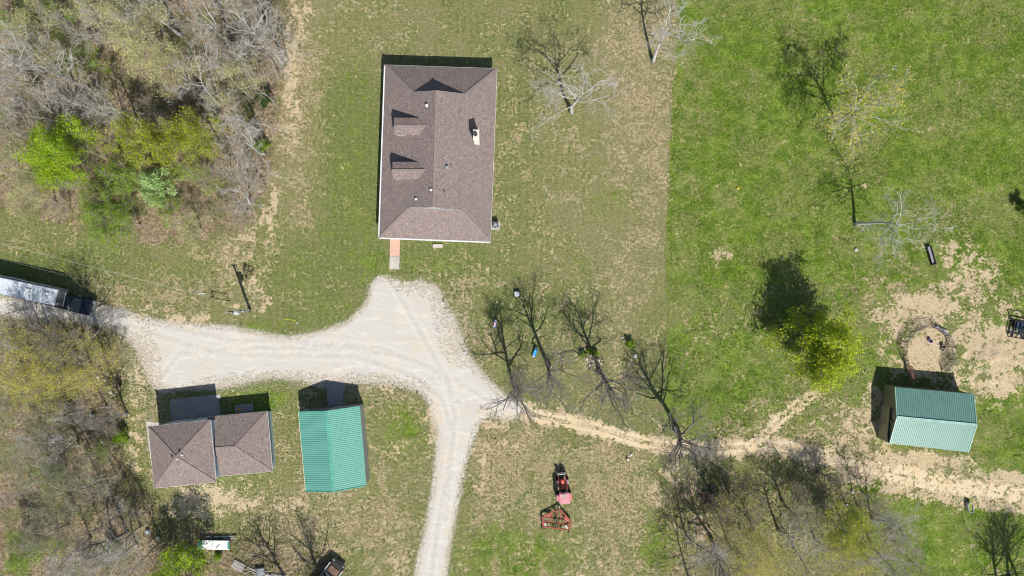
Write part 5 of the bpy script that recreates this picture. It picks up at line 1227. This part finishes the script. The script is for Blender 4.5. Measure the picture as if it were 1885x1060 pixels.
for key, L in {
    'lime': [(98, 275, 140), (100, 305, 120)],
    'olive': [(245, 252, 135), (300, 262, 140), (368, 248, 135)],
    'green': [(215, 322, 95), (240, 335, 90), (190, 388, 95), (160, 365, 85), (225, 408, 90), (175, 412, 80), (345, 322, 80), (310, 370, 65), (140, 95, 80), (90, 30, 80), (14, 50, 85)],
    'mint': [(285, 345, 85)],
    'pale': [(70, 60, 150), (240, 35, 165), (275, 80, 160), (180, 15, 150), (425, 150, 140), (18, 300, 145), (45, 360, 120), (340, 415, 95), (300, 120, 140)],
    'whiteA': [(360, 165, 140), (465, 30, 165), (430, 365, 115), (275, 20, 165), (120, 140, 150), (25, 85, 160)],
    'whiteB': [(450, 262, 145), (385, 45, 160), (440, 215, 140), (200, 195, 135), (490, 85, 130)],
    'greyA': [(140, 185, 160), (60, 115, 160), (30, 200, 165), (190, 60, 150), (430, 105, 150), (20, 130, 150), (500, 80, 125)],
    'greyB': [(90, 210, 150), (180, 215, 140), (478, 165, 120), (30, 260, 140), (485, 30, 130), (130, 330, 100), (400, 310, 100), (465, 330, 90), (140, 45, 150)],
    'brownA': [(270, 200, 85), (400, 380, 70), (440, 400, 60), (100, 385, 75), (165, 280, 80), (500, 130, 70), (370, 330, 70)],
    }.items():
    for cx, cy, h in L: wood(key, cx, cy, h, NWG)
for key, L in {
    'yellow': [(70, 655, 150), (135, 662, 140), (150, 695, 125), (65, 705, 130), (105, 680, 140), (40, 680, 130)],
    'greyg': [(40, 775, 130), (95, 790, 115), (120, 920, 150), (70, 960, 140), (30, 860, 120), (160, 900, 130)],
    'green': [(25, 1020, 95), (45, 1030, 85), (90, 862, 65), (190, 835, 55)],
    'greyA': [(15, 640, 150), (150, 760, 110), (60, 830, 120), (210, 1000, 125), (100, 1030, 150), (230, 930, 90), (10, 720, 130), (150, 1045, 150)],
    'greyB': [(20, 600, 140), (120, 850, 110), (190, 900, 105), (250, 1030, 130), (60, 1000, 140), (200, 780, 85), (30, 890, 120)],
    'brownA': [(205, 650, 60), (170, 840, 80), (240, 960, 75), (150, 990, 90), (10, 570, 80), (300, 1020, 80), (190, 720, 60), (40, 740, 80)],
    'whiteB': [(95, 835, 110), (205, 1035, 120)],
    'oakC': [(190, 775, 110)],
    }.items():
    for cx, cy, h in L: wood(key, cx, cy, h, SWG)
# shrubs
for key, px, py, h, lab in (
    ('dark', 1878, 385, 26, 'dark green bush at the right edge of the pasture'), ('shrub', 1160, 633, 16, 'fresh green bush on the lawn right of the rock bed'), ('shrub', 1072, 652, 14, 'green clump on the west side of the rock bed'), ('shrub', 1085, 645, 12, 'green clump on the north side of the rock bed'), ('shrub', 1096, 650, 12, 'green clump on the east side of the rock bed'),
    ('dark', 490, 185, 28, 'dark green shrub on the right edge of the upper-left wood'), ('shrub', 487, 272, 26, 'fresh green shrub at the lower right edge of the upper-left wood'), ('dark', 1315, 902, 16, 'small dark green shrub at the top edge of the brown pallet'),
    ('shrub', 230, 800, 26, 'fresh green shrub at the wood edge left of the garage'), ('shrub', 212, 1000, 26, 'green shrub in the wood below the lone bare tree'), ('shrub', 404, 1022, 15, 'green shrub just below the white-topped trailer')):
    place(key, px, py, h, lab)

# ------------------------------------------------------------------ ground cover nobody could count
def scatter(name, n, fn, seed, size, m, label, cat, flatness=.5, lift=.03, stick=False):
    rs = np.random.RandomState(seed); px = rs.uniform(-60, 1945, n * 4); py = rs.uniform(-50, 1110, n * 4)
    keep = rs.rand(n * 4) < fn(px, py); px, py = px[keep][:n], py[keep][:n]; N = len(px)
    C = np.stack([(px - 942.5) / 15, (530 - py) / 15, np.full(N, lift)], 1) + np.stack([np.zeros(N), np.zeros(N), rs.rand(N) * lift * 3], 1)
    a = rs.rand(N) * 6.283; u = np.stack([np.cos(a), np.sin(a), rs.randn(N) * flatness], 1); v = np.stack([-np.sin(a), np.cos(a), rs.randn(N) * flatness], 1)
    s = (size * (.5 + rs.rand(N) ** 2 * 1.2))[:, None]
    if stick: u *= s * 3.2; v *= .018
    else: u *= s * .6; v *= s * .42
    V = np.stack([C - u, C - v, C + u, C + v], 1).reshape(-1, 3); V[:, 2] = np.maximum(V[:, 2], .025)
    o = arr(V, np.arange(N * 4).reshape(-1, 4), name, m); tag(o, label, cat, None, 'stuff'); return o
def wd(px, py): return np.maximum(sst(sdf(px, py, NWOOD), -15, 15), np.maximum(sst(sdf(px, py, SWOOD), -15, 15), .6 * sst(sdf(px, py, EWOOD), -15, 15)))
clr = lambda px, py: (sdf(px, py, DRIVE) < 2)
M_LITTER = leaf_mat('dry_leaves', (0.20, 0.14, 0.085), (0.48, 0.36, 0.24), (0.30, 0.23, 0.15))
M_STICK = bark_mat('fallen_sticks', (0.34, 0.30, 0.26), (0.20, 0.17, 0.14))
M_TUFT = leaf_mat('grass_blades', (0.10, 0.19, 0.015), (0.20, 0.30, 0.035), (0.15, 0.22, 0.03))
M_STRAW = leaf_mat('straw_blades', (0.34, 0.29, 0.15), (0.56, 0.47, 0.27), (0.27, 0.25, 0.12))
scatter('leaf_litter', 52000, lambda x, y: wd(x, y) * clr(x, y), 1, .17, M_LITTER, 'brown dry leaves covering the ground of the woods', 'leaf litter', .35, .03)
scatter('fallen_branches', 9000, lambda x, y: wd(x, y) * clr(x, y), 2, .26, M_STICK, 'grey sticks strewn over the ground of the woods', 'fallen sticks', .12, .06, True)
scatter('undergrowth', 16000, lambda x, y: wd(x, y) * clr(x, y) * (fbm(x, y, .018, 44) > .52), 3, .16, M_TUFT, 'patches of low green growth on the woodland floor', 'undergrowth', .4, .06)
pf = lambda x, y: (sst(sdf(x, y, PASTURE), 0, 6)) * (fbm(x, y, .03, 51) > .46) * (1 - blobs(x, y, [(1700, 600, 160, 110, 1), (1580, 780, 120, 70, 1), (1840, 660, 90, 90, 1), (1715, 770, 100, 60, 1)]))
scatter('pasture_grass', 60000, pf, 4, .13, M_TUFT, 'tufts of longer bright green grass in the pasture', 'grass', .35, .03)
yd = lambda x, y: (sdf(x, y, DRIVE) < -3) * (1 - wd(x, y)) * np.clip(.25 + masks(x, y)[3], 0, 1) * (fbm(x, y, .08, 61) > .5) * (linedist(x, y, TRACK) > 16)
scatter('dry_grass', 50000, yd, 5, .11, M_STRAW, 'dry straw-coloured grass scattered over the lawn and yard', 'dry grass', .3, .02)
wc = lambda x, y: (sdf(x, y, DRIVE) < 2) * (1 - .85 * wd(x, y)) * sst(fbm(x, y, .04, 71) + .5 * fbm(x, y, .14, 72), .72, .86) * (.06 + .94 * ((masks(x, y)[3] > .34) & (y > 500))) * (linedist(x, y, TRACK) > 13) * (linedist(x, y, SPUR) > 7) * (sdf(x, y, [(290, 705), (410, 700), (520, 735), (690, 690), (690, 910), (280, 910)]) < 0)
M_WEED = leaf_mat('weed_leaves', (0.055, 0.095, 0.018), (0.12, 0.18, 0.03), (0.08, 0.12, 0.02))
scatter('weeds', 17000, wc, 8, .115, M_WEED, 'small dark green weed clumps dotted through the thin grass', 'weeds', .55, .03)
dl = lambda x, y: blobs(x, y, [(1345, 320, 18, 14, 1), (1360, 345, 14, 10, 1), (1358, 145, 8, 5, .8), (1335, 200, 10, 16, .4), (1420, 90, 6, 4, .8), (1845, 125, 12, 8, .7), (1862, 122, 10, 6, .7), (1825, 175, 6, 4, .8), (1710, 258, 8, 8, .6), (1694, 240, 5, 5, .6), (1845, 140, 12, 4, .5), (100, 418, 30, 8, .5)])
scatter('dandelions', 420, dl, 6, .20, mat('dandelion_yellow', (.75, .62, .02), (.65, .55, .03), 3, .7), 'yellow dandelions in patches on the grass', 'dandelions', .1, .12)
